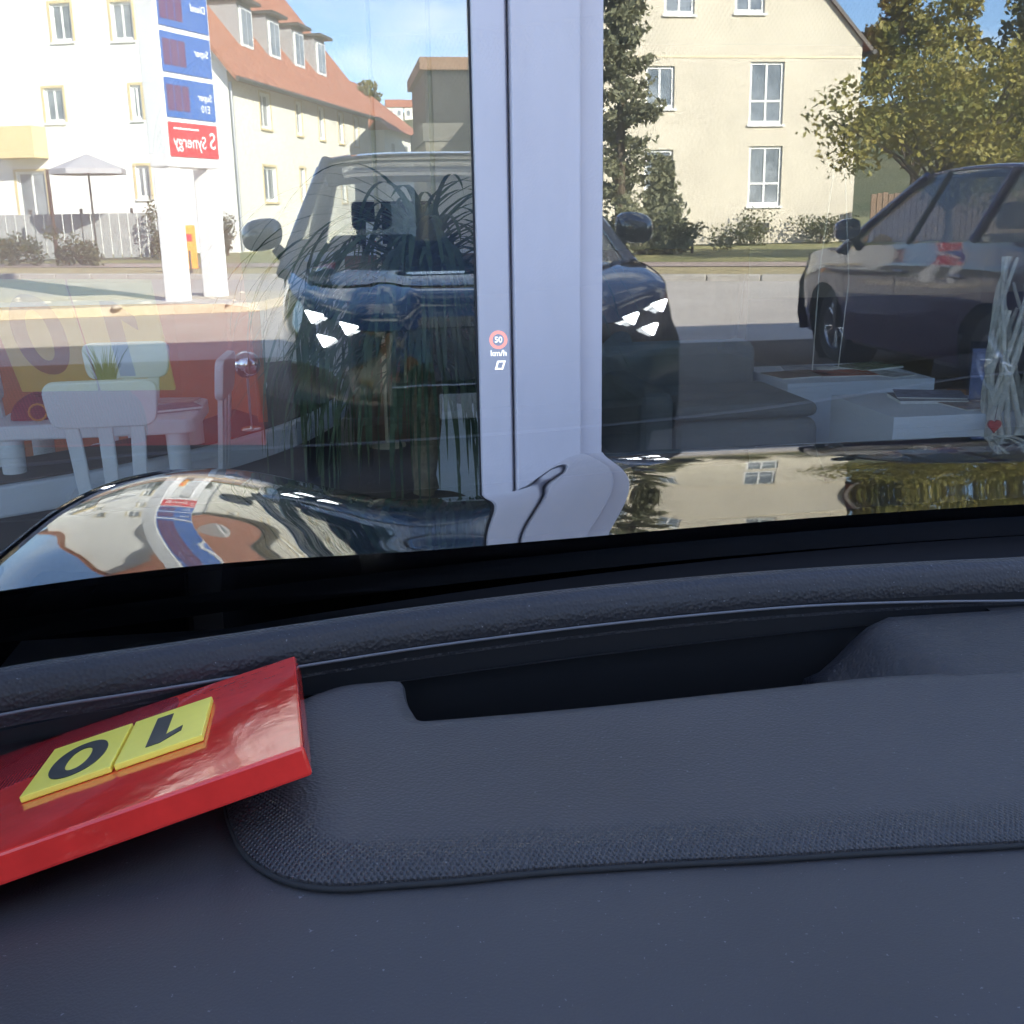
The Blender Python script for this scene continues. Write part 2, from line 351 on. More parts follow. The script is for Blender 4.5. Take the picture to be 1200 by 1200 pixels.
    no = MB().grid(nf, 60, 24, flip=True).build('front_bumper', paint, c)
    gr = MB()
    def gf(u, v):
        p = nf(.5 + (u - .5) * .52, .42 + v * .32); return p + Vector((0, .012, 0))
    gr.grid(gf, 20, 6, flip=True); g_o = gr.build('grille', M_plastic, c, solid=.01)
    for k in range(4):
        b = MB(); b.tube([gf(i / 16, .12 + k * .25) + Vector((0, .008, 0)) for i in range(17)], .006, 6); b.build('grille_bar', M_chrome if k == 0 else M_gloss_black, g_o)
    for s in (-1, 1):
        def lf(u, v):
            uu = .5 + s * (.30 + .20 * u); vv = .03 + v * (.27 + .06 * u); p = nf(uu, vv); return p + Vector((0, .014, 0))
        hl = MB().grid(lf, 14, 8, flip=(s > 0)).build('headlight', M_lens, c)
        tri = [(-.040, .025), (.050, .003), (-.010, -.037)]
        for (lx, lz) in ((.785, .842), (.64, .790), (.74, .737)):
            pts2 = []
            for i in range(3):                          # rounded triangle
                A, B, Cc = [Vector(tri[(i + k) % 3]) for k in (-1, 0, 1)]
                P0 = B + (A - B) * .16; P2 = B + (Cc - B) * .16
                for t in (0, .33, .67, 1): pts2.append(P0 * (1 - t) ** 2 + B * 2 * t * (1 - t) + P2 * t * t)
            yl = y_front(lx) + .058
            fl_ = [Vector((s * (lx - p.x), yl + .45 * p.x * 1.0, lz + p.y)) for p in pts2]
            mm = MB(); n_ = len(fl_); mm.add(fl_ + [p - Vector((0, .022, 0)) for p in fl_], [tuple(range(n_)), tuple(range(2 * n_ - 1, n_ - 1, -1))] + [(i, (i + 1) % n_, (i + 1) % n_ + n_, i + n_) for i in range(n_)])
            mm.build('led_light', M_lamp if lit else M_chrome, hl)
    MB().b2((-.26, 1.795, .38), (.26, 1.81, .49)).build('number_plate', mat('plate_white', (.75, .75, .72), .5), c, bevel=.004)
    # cowl under the screen
    def cf(u, v):
        x = (u * 2 - 1) * .91; y0 = .847 - .156 * x * x - .10; y1 = y_rear(x) + .02
        return Vector((x, y0 + (y1 - y0) * v, .948 - .02 * math.sin(v * math.pi)))
    MB().grid(cf, 30, 8).build('cowl', M_plastic, c)
    # glasshouse
    wsm = MB().grid(lambda u, v: ws_pt(u * 2 - 1, .962 + v * .618), 40, 30)
    ws = wsm.build('windscreen', glassm, c)
    MB().grid(lambda u, v: ws_pt((u * 2 - 1) * .99, .966 + v * .036) + Vector((0, -.009, -.004)), 40, 2).build('frit_band', M_gloss_black, ws)
    def roof_e(t):   # roof edge from screen top to the rear hatch
        y = -.13 - t * 1.95; return y
    RZ = [(-2.2, 1.50), (-1.9, 1.56), (-1.2, 1.615), (-.6, 1.62), (-.2, 1.60), (-.05, 1.582)]
    def rf(u, v):
        y = -.075 - v * 1.98; uu = u * 2 - 1; hw = .64 + .03 * ss(0, .3, v) - .05 * ss(.6, 1, v)
        yy = y - .06 * uu * uu * (1 - v); return Vector((uu * hw, yy, sinterp(RZ, y) - .035 * uu ** 4))
    def strip(nm, u0, u1, v0, v1, m_, so_, k=0.0): return MB().grid(lambda u, v: rf(u0 + (u1 - u0) * u, v0 + (v1 - v0) * v) + Vector((0, 0, k)), 16, 16).build(nm, m_, c, solid=so_)
    if lit:      # glass roof between painted rails, added to let sky light onto the dashboard
        for q in ((0, .1, 0, 1), (.9, 1, 0, 1), (.1, .9, 0, .06), (.1, .9, .88, 1)): strip('roof', *q, paint, .02); strip('headliner', *q, M_headliner, .004, -.03)
        strip('added_glass_roof', .1, .9, .06, .88, thin_glass('added_roof_glass', .05, (.96, .97, .98)), .005)
    else:
        strip('roof', 0, 1, 0, 1, paint, .02); strip('headliner', 0, 1, 0, 1, M_headliner, .004, -.03)
    def belt(y, s): return Vector((s * (half_w(y) - .04), y, crest(y) - .004))
    for s in (-1, 1):
        ap = [ws_pt(s * 1.0, z) + Vector((s * .012, -.01, 0)) for z in (.98, 1.1, 1.2, 1.35, 1.5, 1.57)]
        MB().tube(ap, .034, 8).build('a_pillar', paint, c)
        MB().tube([belt(-.38, s), rf(.5 + s * .5, .20)], .026, 8).build('b_pillar', M_gloss_black, c)
        MB().tube([belt(-1.25, s), rf(.5 + s * .5, .64)], .04, 8).build('c_pillar', paint, c)
        MB().tube([belt(-2.2, s), rf(.5 + s * .5, 1.0)], .07, 8).build('rear_pillar', paint, c)
        def side_glass(y0, y1, v0, v1, front):
            m = MB()
            def fnn(u, v):
                y = y0 + (y1 - y0) * u; b0 = belt(y, s); t0 = rf(.5 + s * .5, v0 + (v1 - v0) * u)
                if front and u < .4:
                    # front edge follows the screen pillar
                    zt_ = crest(.55) + (1.57 - crest(.55)) * (u / .4); a = ws_pt(s, zt_); t0 = Vector((a.x, a.y - .02, a.z)) if u > 0 else b0 + Vector((0, 0, .02))
                return b0 + (t0 - b0) * v
            m.grid(fnn, 20, 6); m.build('side_window', glassm, c)
        side_glass(.55, -.38, 0, .22, True); side_glass(-.38, -1.25, .22, .66, False); side_glass(-1.25, -2.1, .66, .98, False)
        # door mirror
        mm = MB(); cx, cy_, cz = s * 1.03, .42, 1.17
        prof = [(-.075, .2), (-.06, .62), (-.02, .92), (.02, 1.0), (.05, .97)]
        vs = []; n_ = 20
        for dy, k in [(.085, .05), (.075, .45), (.05, .78), (.01, .97), (-.03, 1.0), (-.055, .96)]:
            for i in range(n_):
                q = 2 * math.pi * i / n_; ex = abs(math.cos(q)) ** .75 * (1 if math.cos(q) > 0 else -1); ez = abs(math.sin(q)) ** .75 * (1 if math.sin(q) > 0 else -1)
                vs.append((cx + ex * .108 * k * s * 1, cy_ + dy, cz + ez * .085 * k - .012 * ex * k))
        fs = [(j * n_ + i, j * n_ + (i + 1) % n_, (j + 1) * n_ + (i + 1) % n_, (j + 1) * n_ + i) for j in range(5) for i in range(n_)]
        mm.add(vs, fs, True); mm.add(vs[:n_], [tuple(range(n_))]); mo = mm.build('door_mirror', paint, c)
        MB().add(vs[-n_:], [tuple(range(n_))]).build('mirror_glass', M_chrome, mo)
        MB().tube([(s * .96, .42, 1.10), (s * .89, .44, 1.02)], [.03, .04], 8).build('mirror_foot', M_gloss_black, mo)
    # tail
    def tf(u, v):
        uu = u * 2 - 1
        if v < .4:
            t = v / .4; a = rf(u, 1.0); b = Vector((uu * (half_w(-2.2) - .06), -2.26, 1.06)); return a + (b - a) * t
        t = (v - .4) / .6; x = uu * (half_w(-2.36 + .0) + .04); return Vector((x, -2.30 - .10 * math.sin(t * math.pi) - .05 * (1 - uu * uu), 1.06 + (.24 - 1.06) * t))
    tl = MB(); nu, nv = 24, 20
    def sub(v0, v1): return lambda u, v: tf(u, v0 + (v1 - v0) * v)
    MB().grid(sub(0, .4), 24, 6).build('rear_window', glassm, c)
    MB().grid(sub(.4, 1), 24, 14).build('tailgate', paint, c)
    fl_ = MB().b2((-.80, -2.25, .22), (.80, 1.55, .30)).build('floor_pan', M_plastic, c)
    MB().b2((-.90, .80, .32), (.90, .86, .93)).build('bulkhead', M_plastic, c)
    # seats
    for sx in (-.37, .37):
        st = MB()
        st.grid(lambda u, v: Vector((sx + (u - .5) * .5, -.62 - .24 * v + .05 * (2 * u - 1) ** 2, .52 + v * .62)), 8, 8)
        se = st.build('seat_back', M_fabric_dark, c, solid=-.10)
        MB().b2((sx - .25, -.62, .38), (sx + .25, -.12, .54)).build('seat_cushion', M_fabric_dark, c, bevel=.05, seg=3)
        MB().b2((sx - .13, -.96, 1.17), (sx + .13, -.86, 1.36)).build('headrest', M_fabric_dark, se, bevel=.04, seg=3)
    MB().b2((-.62, -1.75, .45), (.62, -1.60, 1.08)).build('rear_bench', M_fabric_dark, c, bevel=.05, seg=3)
    return c, ws

XC = 0.61
own, own_ws = car('black_car', 'glossy black car seen from its driving seat over dashboard and bonnet', (XC * math.cos(R(-1.5)), XC * math.sin(R(-1.5)), 0), R(-1.5), M_paint, M_carglass, True)
nb, _ = car('parked_car', 'dark plum car mirrored at the right of the glass, its front wheel by the tables', (4.88, -1.37, 0), math.pi, M_plum, thin_glass('car_glass_b', 0.08, (0.5, 0.53, 0.55)), False)

nb.scale = (.94, .94, .94)
# ------------------------------------------------------------------ dashboard of the black car (x given from the eye point, shifted to car space)
def dash_z(x, y):
    z = .960 + .022 * math.exp(-((x + .03) / .15) ** 2 - ((y - .44) / .14) ** 2)
    z -= .055 * ss(-.06, -.24, x) * ss(.40, .62, y)
    z -= .10 * ss(.34, .12, y) ** 1.5
    return z
M_dash = bpy.data.materials.new('dash_grain'); M_dash.use_nodes = True
def dash_mat(name, strength, scale, base=(.043, .040, .041), rough=.5):
    m = bpy.data.materials.new(name); m.use_nodes = True; n = m.node_tree; p = n.nodes['Principled BSDF']; lk = n.links.new
    p.inputs['Roughness'].default_value = rough; p.inputs['Specular IOR Level'].default_value = .5
    t = n.nodes.new('ShaderNodeTexCoord'); vo = n.nodes.new('ShaderNodeTexVoronoi'); vo.inputs['Scale'].default_value = scale; vo.feature = 'SMOOTH_F1'; vo.inputs['Smoothness'].default_value = .4
    lk(t.outputs['Object'], vo.inputs['Vector']); b = n.nodes.new('ShaderNodeBump'); b.inputs['Strength'].default_value = strength; b.inputs['Distance'].default_value = .25 / scale
    lk(vo.outputs['Distance'], b.inputs['Height']); lk(b.outputs['Normal'], p.inputs['Normal'])
    a = n.nodes.new('ShaderNodeTexNoise'); a.inputs['Scale'].default_value = 9; a.inputs['Detail'].default_value = 8
    d_ = n.nodes.new('ShaderNodeTexNoise'); d_.inputs['Scale'].default_value = 420; d_.inputs['Detail'].default_value = 2     # dust specks
    lk(t.outputs['Object'], a.inputs['Vector']); lk(t.outputs['Object'], d_.inputs['Vector'])
    r = n.nodes.new('ShaderNodeValToRGB'); r.color_ramp.elements[0].position = .3; r.color_ramp.elements[1].position = .7
    r.color_ramp.elements[0].color = (*[c * .9 for c in base], 1); r.color_ramp.elements[1].color = (*[c * 1.12 for c in base], 1); lk(a.outputs['Fac'], r.inputs['Fac'])
    r2 = n.nodes.new('ShaderNodeValToRGB'); r2.color_ramp.elements[0].position = .71; r2.color_ramp.elements[1].position = .78; lk(d_.outputs['Fac'], r2.inputs['Fac'])
    mxx = n.nodes.new('ShaderNodeMixRGB'); mxx.inputs['Color2'].default_value = (.16, .16, .17, 1); lk(r2.outputs['Color'], mxx.inputs['Fac']); lk(r.outputs['Color'], mxx.inputs['Color1']); lk(mxx.outputs['Color'], p.inputs['Base Color'])
    return m
def emboss(m):
    # moulded cross-hatch that fades in towards the near edge of the pad (mesh attribute 'emboss')
    n = m.node_tree; lk = n.links.new; p = n.nodes['Principled BSDF']; b0 = p.inputs['Normal'].links[0].from_node
    t = n.nodes.new('ShaderNodeTexCoord'); at = n.nodes.new('ShaderNodeAttribute'); at.attribute_name = 'emboss'; prev = None
    for ang in (32, -32):
        mp_ = n.nodes.new('ShaderNodeMapping'); mp_.inputs['Rotation'].default_value = (0, 0, R(ang)); wv_ = n.nodes.new('ShaderNodeTexWave'); wv_.inputs['Scale'].default_value = 135; wv_.inputs['Distortion'].default_value = 1.2; wv_.inputs['Detail'].default_value = 1
        lk(t.outputs['Object'], mp_.inputs['Vector']); lk(mp_.outputs['Vector'], wv_.inputs['Vector'])
        if prev is None: prev = wv_
        else:
            mu = n.nodes.new('ShaderNodeMath'); mu.operation = 'MULTIPLY'; lk(prev.outputs['Fac'], mu.inputs[0]); lk(wv_.outputs['Fac'], mu.inputs[1])
    b = n.nodes.new('ShaderNodeBump'); b.inputs['Distance'].default_value = .0011; lk(mu.outputs[0], b.inputs['Height']); lk(at.outputs['Fac'], b.inputs['Strength']); lk(b0.outputs['Normal'], b.inputs['Normal']); lk(b.outputs['Normal'], p.inputs['Normal'])
M_dash_soft = dash_mat('dash_soft', .5, 800); M_dash_pad = dash_mat('dash_pad', .8, 520); M_dash_ridge = dash_mat('dash_ridge', .6, 380, base=(.014, .014, .017), rough=.42)  # ridge base darkened to stand in for shade on its cabin-facing side
emboss(M_dash_pad)
dash = bpy.data.objects.new('dashboard', None); COL.objects.link(dash); dash.parent = own; OWN_INV = (Matrix.Translation(own.location) @ Matrix.Rotation(R(-1.5), 4, 'Z')).inverted(); dash.matrix_local = OWN_INV
RIDGE = [(-.32, .615), (-.217, .662), (-.13, .682), (-.04, .703), (.045, .721), (.173, .739), (.302, .747), (.434, .745), (.50, .741), (.62, .742), (.9, .733), (1.2, .68), (1.45, .58)]
def ridge_y(x): return sinterp(RIDGE, x)
# main panel
def bf(u, v):
    x = -.295 + u * 1.80; y1 = (ridge_y(x) - .012) if (x < -.06 or x > .47) else .575
    y1 = y1 + 0; y = .06 + (y1 - .06) * v; return Vector((x, y, dash_z(x, y) - .004))
MB().grid(bf, 160, 60).build('main_panel', M_dash_soft, dash)
# upper pad with its rounded seam
def rounded(pts, rad, n=8):
    out = []; m = len(pts)
    for i in range(m):
        A, B, Cc = Vector(pts[i - 1]), Vector(pts[i]), Vector(pts[(i + 1) % m]); r_ = rad[i]
        d1 = (A - B); d2 = (Cc - B); r1 = min(r_, d1.length * .49, d2.length * .49); P0 = B + d1.normalized() * r1; P2 = B + d2.normalized() * r1
        for k in range(n + 1):
            t = k / n; out.append(P0 * (1 - t) ** 2 + B * 2 * t * (1 - t) + P2 * t * t)
    return out
outline = rounded([(-.0743, .5313), (-.068, .4803), (-.0564, .4409), (-.0388, .4192), (-.0175, .4105), (.0289, .4121), (.0783, .4203), (.1385, .4262), (.2212, .4271), (.3039, .4215), (.62, .395), (1.30, .36), (1.30, .58), (.62, .597), (.4219, .6044), (.3205, .6120), (.1934, .6035), (.0498, .5902), (.0293, .5887), (.0237, .6231), (.0236, .6605), (-.0145, .659), (-.0379, .6401), (-.070, .60)],
    [.02, .02, .02, .02, .02, .02, .02, .02, .02, .02, .02, .01, .01, .02, .02, .02, .02, .006, .006, .012, .008, .01, .01, .02], 4)
bm = bmesh.new()
vs_ = [bm.verts.new((p.x, p.y, 0)) for p in outline]; f_ = bm.faces.new(vs_)
bmesh.ops.triangulate(bm, faces=[f_])
for _ in range(6):
    es = [e for e in bm.edges if e.calc_length() > .012]
    if es: bmesh.ops.subdivide_edges(bm, edges=es, cuts=1); bmesh.ops.triangulate(bm, faces=bm.faces[:])
bed = [e for e in bm.edges if e.is_boundary]; bv = {v for e in bed for v in e.verts}
def edge_dist(p):
    dm = 9
    for a, b in zip(outline, outline[1:] + outline[:1]):
        ab = b - a; t = max(0, min(1, (p - a).dot(ab) / max(ab.length_squared, 1e-9))); dm = min(dm, (p - (a + ab * t)).length)
    return dm
from mathutils import Vector as V
for v in bm.verts:
    p = Vector((v.co.x, v.co.y)); dd = edge_dist(p)
    v.co.z = dash_z(v.co.x, v.co.y) + .0030 - .0028 * (1 - ss(0, .012, dd))
ex = bmesh.ops.extrude_edge_only(bm, edges=bed)
for g in ex['geom']:
    if isinstance(g, bmesh.types.BMVert): g.co.z -= .03
me = bpy.data.meshes.new('upper_pad'); bm.normal_update(); bm.to_mesh(me); bm.free(); me.materials.append(M_dash_pad)
for p in me.polygons: p.use_smooth = abs(p.normal.z) > .3
NEAR = [(-.068, .4803), (-.0564, .4409), (-.0388, .4192), (-.0175, .4105), (.0289, .4121), (.0783, .4203), (.1385, .4262), (.2212, .4271), (.3039, .4215), (.62, .395), (1.30, .36)]
def near_d(x, y):
    p = Vector((x, y)); dm = 9
    for a, b in zip(NEAR, NEAR[1:]):
        a, b = Vector(a), Vector(b); ab = b - a; t = max(0, min(1, (p - a).dot(ab) / ab.length_squared)); dm = min(dm, (p - (a + ab * t)).length)
    return dm
att = me.attributes.new('emboss', 'FLOAT', 'POINT')
for i_, v in enumerate(me.vertices): att.data[i_].value = 1.0 - ss(.016, .036, near_d(v.co.x, v.co.y))
pad = bpy.data.objects.new('upper_pad', me); COL.objects.link(pad); pad.parent = dash
# dark seam line round the pad
sm = MB(); oo = [Vector((p.x, p.y, dash_z(p.x, p.y) - .0025)) for p in outline]; sm.tube([p for p in oo] + [oo[0]], .0016, 6); sm.build('seam', M_rubber, dash)
# ridge below the screen, swept along its curve
prof = [(-.006, -.030), (-.004, -.012), (.000, -.004), (.006, .0005), (.014, .001), (.024, -.003), (.040, -.020), (.05, -.05)]
def rg(u, v):
    x = -.30 + u * 1.75; i = v * (len(prof) - 1); k = min(int(i), len(prof) - 2); t = i - k
    a, b = prof[k], prof[k + 1]; lift = -.012
    return Vector((x, ridge_y(x) - .012 + a[0] + (b[0] - a[0]) * t, 1.0 + lift + a[1] + (b[1] - a[1]) * t))
MB().grid(rg, 140, 21).build('ridge', M_dash_ridge, dash)
tr = [Vector((x, ridge_y(x) - .0195, 1.0 - .033 - .008 * ss(.3, .6, x))) for x in [-.30 + i * .025 for i in range(71)]]
MB().tube(tr, .0011, 6).build('trim_strip', mat('trim_grey', (.13, .13, .14), .5), dash)
# well of the head-up projector
M_well = mat('well_black', (.004, .004, .005), .7)
def wf(u, v):
    x = -.30 + u * 1.75; y0 = ridge_y(x) - .018; zt_ = .968 - .012 * ss(-.04, -.22, x)
    return Vector((x, y0 + .004 * v, zt_ + (.86 - zt_) * v))
MB().grid(wf, 80, 3).build('well_wall', M_well, dash)
MB().b2((-.28, .50, .84), (.62, .76, .865)).build('well_floor', M_well, dash)
MB().b2((.06, .625, .905), (.32, .70, .912)).build('projector_glass', M_gloss_black, dash)
# instrument cowl rising at the right
def icf(u, v):
    x = .318 + u * 1.02; h = ss(.318, .375, x); y = .588 + v * (ridge_y(x) - .022 - .588)
    return Vector((x, y, .925 + (dash_z(x, .6) + .001 + .006 * math.sin(v * 2.6) - .925) * h - .03 * ss(.8, 1, v)))
MB().grid(icf, 90, 14).build('side_cowl', M_dash_ridge, dash, solid=.01)
# steering wheel
stw = MB(); cw = Vector((.24, .08, .80)); ax = Vector((0, -.42, .9)).normalized(); e1 = Vector((1, 0, 0)); e2 = ax.cross(e1)
stw.tube([cw + (e1 * math.cos(R(i * 10)) + e2 * math.sin(R(i * 10))) * .175 for i in range(37)], .015, 8); stw.lathe([(.001, .02), (.05, .02), (.07, 0), (.07, -.03)], n=20, M=Matrix.Translation(cw) @ ax.to_track_quat('Z', 'Y').to_matrix().to_4x4())
for a in (0, 180, 270): stw.tube([cw, cw + (e1 * math.cos(R(a)) + e2 * math.sin(R(a))) * .17], .013, 6)
stw.build('steering_wheel', M_plastic, dash)

# head-up display glowing on the screen
hz = 1.1975; hp = ws_pt((.0525 - XC) / interp([(.96, .925), (1.3, .775), (1.58, .64)], hz), hz)
hp = OWN_INV.inverted() @ hp; nn = Vector((0, 0, 0)) - Vector((-.098, .51, .85)).normalized(); vd = (hp - CAM).normalized(); vr = vd.cross(Vector((0, 0, 1))).normalized()
e2 = nn.cross(vr).normalized(); e2 = e2 if e2.z > 0 else -e2; e1 = nn.cross(vd.cross(vr)).normalized(); e1 = e1 if e1.x > 0 else -e1
vu = vr.cross(vd); e1 = e1 / e1.dot(vr); e2 = e2 / e2.dot(vu); hp = OWN_INV @ hp; e1 = OWN_INV.to_3x3() @ e1; e2 = OWN_INV.to_3x3() @ e2; nn = OWN_INV.to_3x3() @ nn
def HM(dx, dy, off=-.0012):
    o = hp + e1 * dx + e2 * dy + nn * off; z = e1.cross(e2).normalized()
    return Matrix(((e1.x, e2.x, z.x, o.x), (e1.y, e2.y, z.y, o.y), (e1.z, e2.z, z.z, o.z), (0, 0, 0, 1)))
M_hw = mat('hud_white', (.8, .8, .8), emit=(.9, .93, 1.0), estr=.42); M_hr = mat('hud_red', (.5, .1, .1), emit=(1.0, .42, .42), estr=.30)
hud = bpy.data.objects.new('head_up_display', None); COL.objects.link(hud); hud.parent = own_ws
def ring(r0_, r1_, m, name, off, dy):
    b = MB(); n_ = 28; Mx = HM(0, dy, off)
    vs = [Mx @ Vector((r_ * math.cos(2 * math.pi * i / n_), r_ * math.sin(2 * math.pi * i / n_), 0)) for r_ in (r0_, r1_) for i in range(n_)]
    b.add(vs, [(i, (i + 1) % n_, (i + 1) % n_ + n_, i + n_) for i in range(n_)]); return b.build(name, m, hud)
ring(.0025, .0039, M_hr, 'speed_limit_ring', -.0012, .0)
text_mesh('speed_limit_number', '50', .0034, M_hw, hud, HM(0, 0), depth=.00002, bold=.00004)
text_mesh('unit_text', 'km/h', .0036, M_hw, hud, HM(.0000, -.0058), depth=.00002, bold=.00006)
b = MB(); Mx = HM(.0006, -.0112); sh = lambda x, y: Mx @ Vector((x + .30 * y, y, 0))
o4 = [(-.0019, -.0021), (.0019, -.0021), (.0019, .0021), (-.0019, .0021)]; i4 = [(p[0] * .55, p[1] * .62) for p in o4]
b.add([sh(*p) for p in o4] + [sh(*p) for p in i4], [(i, (i + 1) % 4, (i + 1) % 4 + 4, i + 4) for i in range(4)]); b.build('marker', M_hw, hud)

# ------------------------------------------------------------------ red plate lying on the dashboard
NR, FR = Vector((-.0284, .4558, 1.023)), Vector((-.0413, .6717, .980))
U = Vector((-.128, -.0147, -.030)).normalized(); Vd = (FR - NR); LV = Vd.length; Vd = (Vd - U * Vd.dot(U)).normalized(); U = -U; N = U.cross(Vd).normalized()
PM = Matrix(((U.x, Vd.x, N.x, NR.x), (U.y, Vd.y, N.y, NR.y), (U.z, Vd.z, N.z, NR.z), (0, 0, 0, 1)))
M_red = mat('red_acrylic', (.78, .04, .03), rough=.09, coat=.3, var=.14, vscale=18, bump=.05, bscale=70)
M_yel = mat('yellow_tile', (.95, .80, .09), rough=.35, var=.04, vscale=30); M_ink = mat('black_ink', (.015, .014, .012), rough=.5)
rp_ = thing('red_plate', 'thick red plastic plate with yellow number ten tiles lying on the dashboard', 'plate'); rp_.matrix_world = PM
MB().b2((-.262, 0, -.014), (0, LV, 0)).build('plate_body', M_red, rp_, bevel=.0015)
M_refl = mat('honeycomb_red', (.50, .010, .018), rough=.22, coat=.5)
n_ = M_refl.node_tree; t_ = n_.nodes.new('ShaderNodeTexCoord'); v_ = n_.nodes.new('ShaderNodeTexVoronoi'); v_.inputs['Scale'].default_value = 480; v_.inputs['Randomness'].default_value = .12
r_ = n_.nodes.new('ShaderNodeValToRGB'); r_.color_ramp.elements[0].color = (.66, .05, .06, 1); r_.color_ramp.elements[1].color = (.22, .004, .008, 1); r_.color_ramp.elements[0].position = .25; r_.color_ramp.elements[1].position = .5
n_.links.new(t_.outputs['Object'], v_.inputs['Vector']); n_.links.new(v_.outputs['Distance'], r_.inputs['Fac']); n_.links.new(r_.outputs['Color'], n_.nodes['Principled BSDF'].inputs['Base Color'])
MB().prism([(p.x, p.y) for p in rounded([(-.262, .09), (-.165, .115), (-.07, .165), (-.075, LV - .004), (-.262, LV - .004)], [.002, .05, .04, .01, .002], 5)], .0001, .0004).build('reflector_sheet', M_refl, rp_)
PMi = PM.inverted()
tl = [PMi @ (CAM + .86 * (Vector(p) - CAM)) for p in ((-.103, .709, .935), (-.093, .607, .957), (-.194, .597, .932), (-.205, .695, .911))]
u0_, u1_ = (tl[0].x + tl[1].x) / 2, (tl[2].x + tl[3].x) / 2; v0_, v1_ = (tl[1].y + tl[2].y) / 2, (tl[0].y + tl[3].y) / 2
um = (u0_ + u1_) / 2
for a, b_, ch in ((um + .0008, u0_, '1'), (u1_, um - .0008, '0')):
    t_o = MB().b2((a, v0_, .0002), (b_, v1_, .0035)).build('number_tile', M_yel, rp_, bevel=.0006)
    # seen upside down from the seat: top of the digit towards the seat
    TM = Matrix.Translation(((a + b_) / 2, (v0_ + v1_) / 2, .0037)) @ Matrix.Rotation(math.pi, 4, 'Z') @ Matrix.Scale(1.45, 4, (0, 1, 0))
    if ch == '1':
        w_ = .0045; MB().prism([(-.0012, -.021), (.0078, -.021), (.0078, .021), (.0005, .021), (-.0095, .0125), (-.0095, .0055), (-.0012, .0115)], -.0002, .0002, TM).build('digit', M_ink, t_o)
    else: text_mesh('digit', ch, .060, M_ink, t_o, TM, depth=.0002, bold=.0012)
print('plate tile', u0_, u1_, v0_, v1_)

# ------------------------------------------------------------------ interior furniture
M_white = mat('white_plastic', (.72, .73, .75), rough=.4); M_whitel = mat('white_laminate', (.66, .69, .74), rough=.35)
M_grey = mat('grey_upholstery', (.16, .165, .16), rough=.9, bump=.3, bscale=300, var=.08)
def kid_chair(label, loc, rz):
    c = thing('children_chair', label, 'chair', loc, rz, 'white children chairs')
    # local +y is the front of the chair
    pts = rounded([(-.165, .0), (.165, .0), (.185, .155), (-.185, .155)], [.045, .045, .05, .05], 6)
    MB().prism([(p.x, p.y) for p in pts], -.016, .016, Matrix.Translation((0, -.19, .60)) @ Matrix.Rotation(R(96), 4, 'X')).build('backrest', M_white, c, bevel=.006)
    for x in (-.105, 0, .105):
        MB().prism([(x * .8 - .022, 0), (x * .8 + .022, 0), (x + .024, .30), (x - .024, .30)], -.010, .010, Matrix.Translation((0, -.165, .31)) @ Matrix.Rotation(R(95), 4, 'X')).build('back_slat', M_white, c, bevel=.004)
    MB().prism([(p.x, p.y) for p in rounded([(-.17, -.17), (.17, -.17), (.19, .17), (-.19, .17)], [.04] * 4, 5)], .29, .33).build('seat', M_white, c, bevel=.006)
    for x in (-1, 1):
        for y in (-1, 1):
            MB().tube([(x * .125, y * .115, .295), (x * .155, y * .155, .03)], [.026, .020], 10).build('leg', M_white, c)
    return c
kid_chair('white child chair nearest the glass, its back turned to the window', (-.80, 3.92, 0), 0.02)
kid_chair('white child chair on the far side of the low table, behind the little grass pot', (-.93, 4.72, 0), math.pi)
kid_chair('white child chair side-on at the right end of the low table', (-.66, 4.33, 0), R(88))
kid_chair('white child chair at the left end of the low table, cut by the picture edge', (-1.13, 4.36, 0), R(-84))
kt = thing('children_table', 'low white child table with thick round legs between the small chairs', 'table', (-.92, 4.33, 0))
MB().prism([(p.x, p.y) for p in rounded([(-.36, -.25), (.36, -.25), (.36, .25), (-.36, .25)], [.05] * 4, 5)], .50, .555).build('table_top', M_white, kt, bevel=.008)
for x in (-.29, .29):
    for y in (-.205, .205): MB().tube([(x, y, .50), (x * 1.02, y * 1.02, .03)], [.042, .036], 12).build('leg', M_white, kt)
def leaf_strip(m, pts, w0, side=None):
    vs = []; n_ = len(pts)
    for i, p in enumerate(pts):
        t = i / (n_ - 1); d_ = (pts[min(i + 1, n_ - 1)] - pts[max(i - 1, 0)]).normalized(); s_ = d_.cross(Vector((0, 0, 1)))
        if s_.length < .05: s_ = Vector((1, 0, 0))
        s_ = s_.normalized() * w0 * (1 - t) ** .6 * (.5 + min(.5, t * 3)); vs += [p - s_, p + s_]
    m.add(vs, [(2 * i, 2 * i + 1, 2 * i + 3, 2 * i + 2) for i in range(n_ - 1)], True)
M_blade = leaf_mat('blade_green', (.05, .09, .05), (.14, .20, .10), 6)
M_grassl = leaf_mat('grass_green', (.07, .14, .02), (.16, .22, .05), 8)
gp = thing('grass_pot', 'small tuft of grass in a dark pot on the low white table', 'plant', (-.90, 4.33, .555))
MB().lathe([(.045, 0), (.05, .002), (.065, .09), (.06, .092), (.05, .08), (.001, .08)], n=20).build('pot', mat('dark_pot', (.06, .03, .04), .5), gp)
m = MB()
for i in range(70):
    q = random.uniform(0, 6.28); l = random.uniform(.1, .2); sp = random.uniform(.05, .6)
    leaf_strip(m, [Vector((.03 * math.cos(q), .03 * math.sin(q), .08)) + Vector((math.cos(q) * sp * l * t * t, math.sin(q) * sp * l * t * t, l * t)) for t in (0, .33, .66, 1)], .0035)
m.build('blades', M_grassl, gp)
tb = thing('toy_bag', 'dark red toy bundle lying at the left end of the low table', 'toy', (-1.14, 4.24, .557), .3)
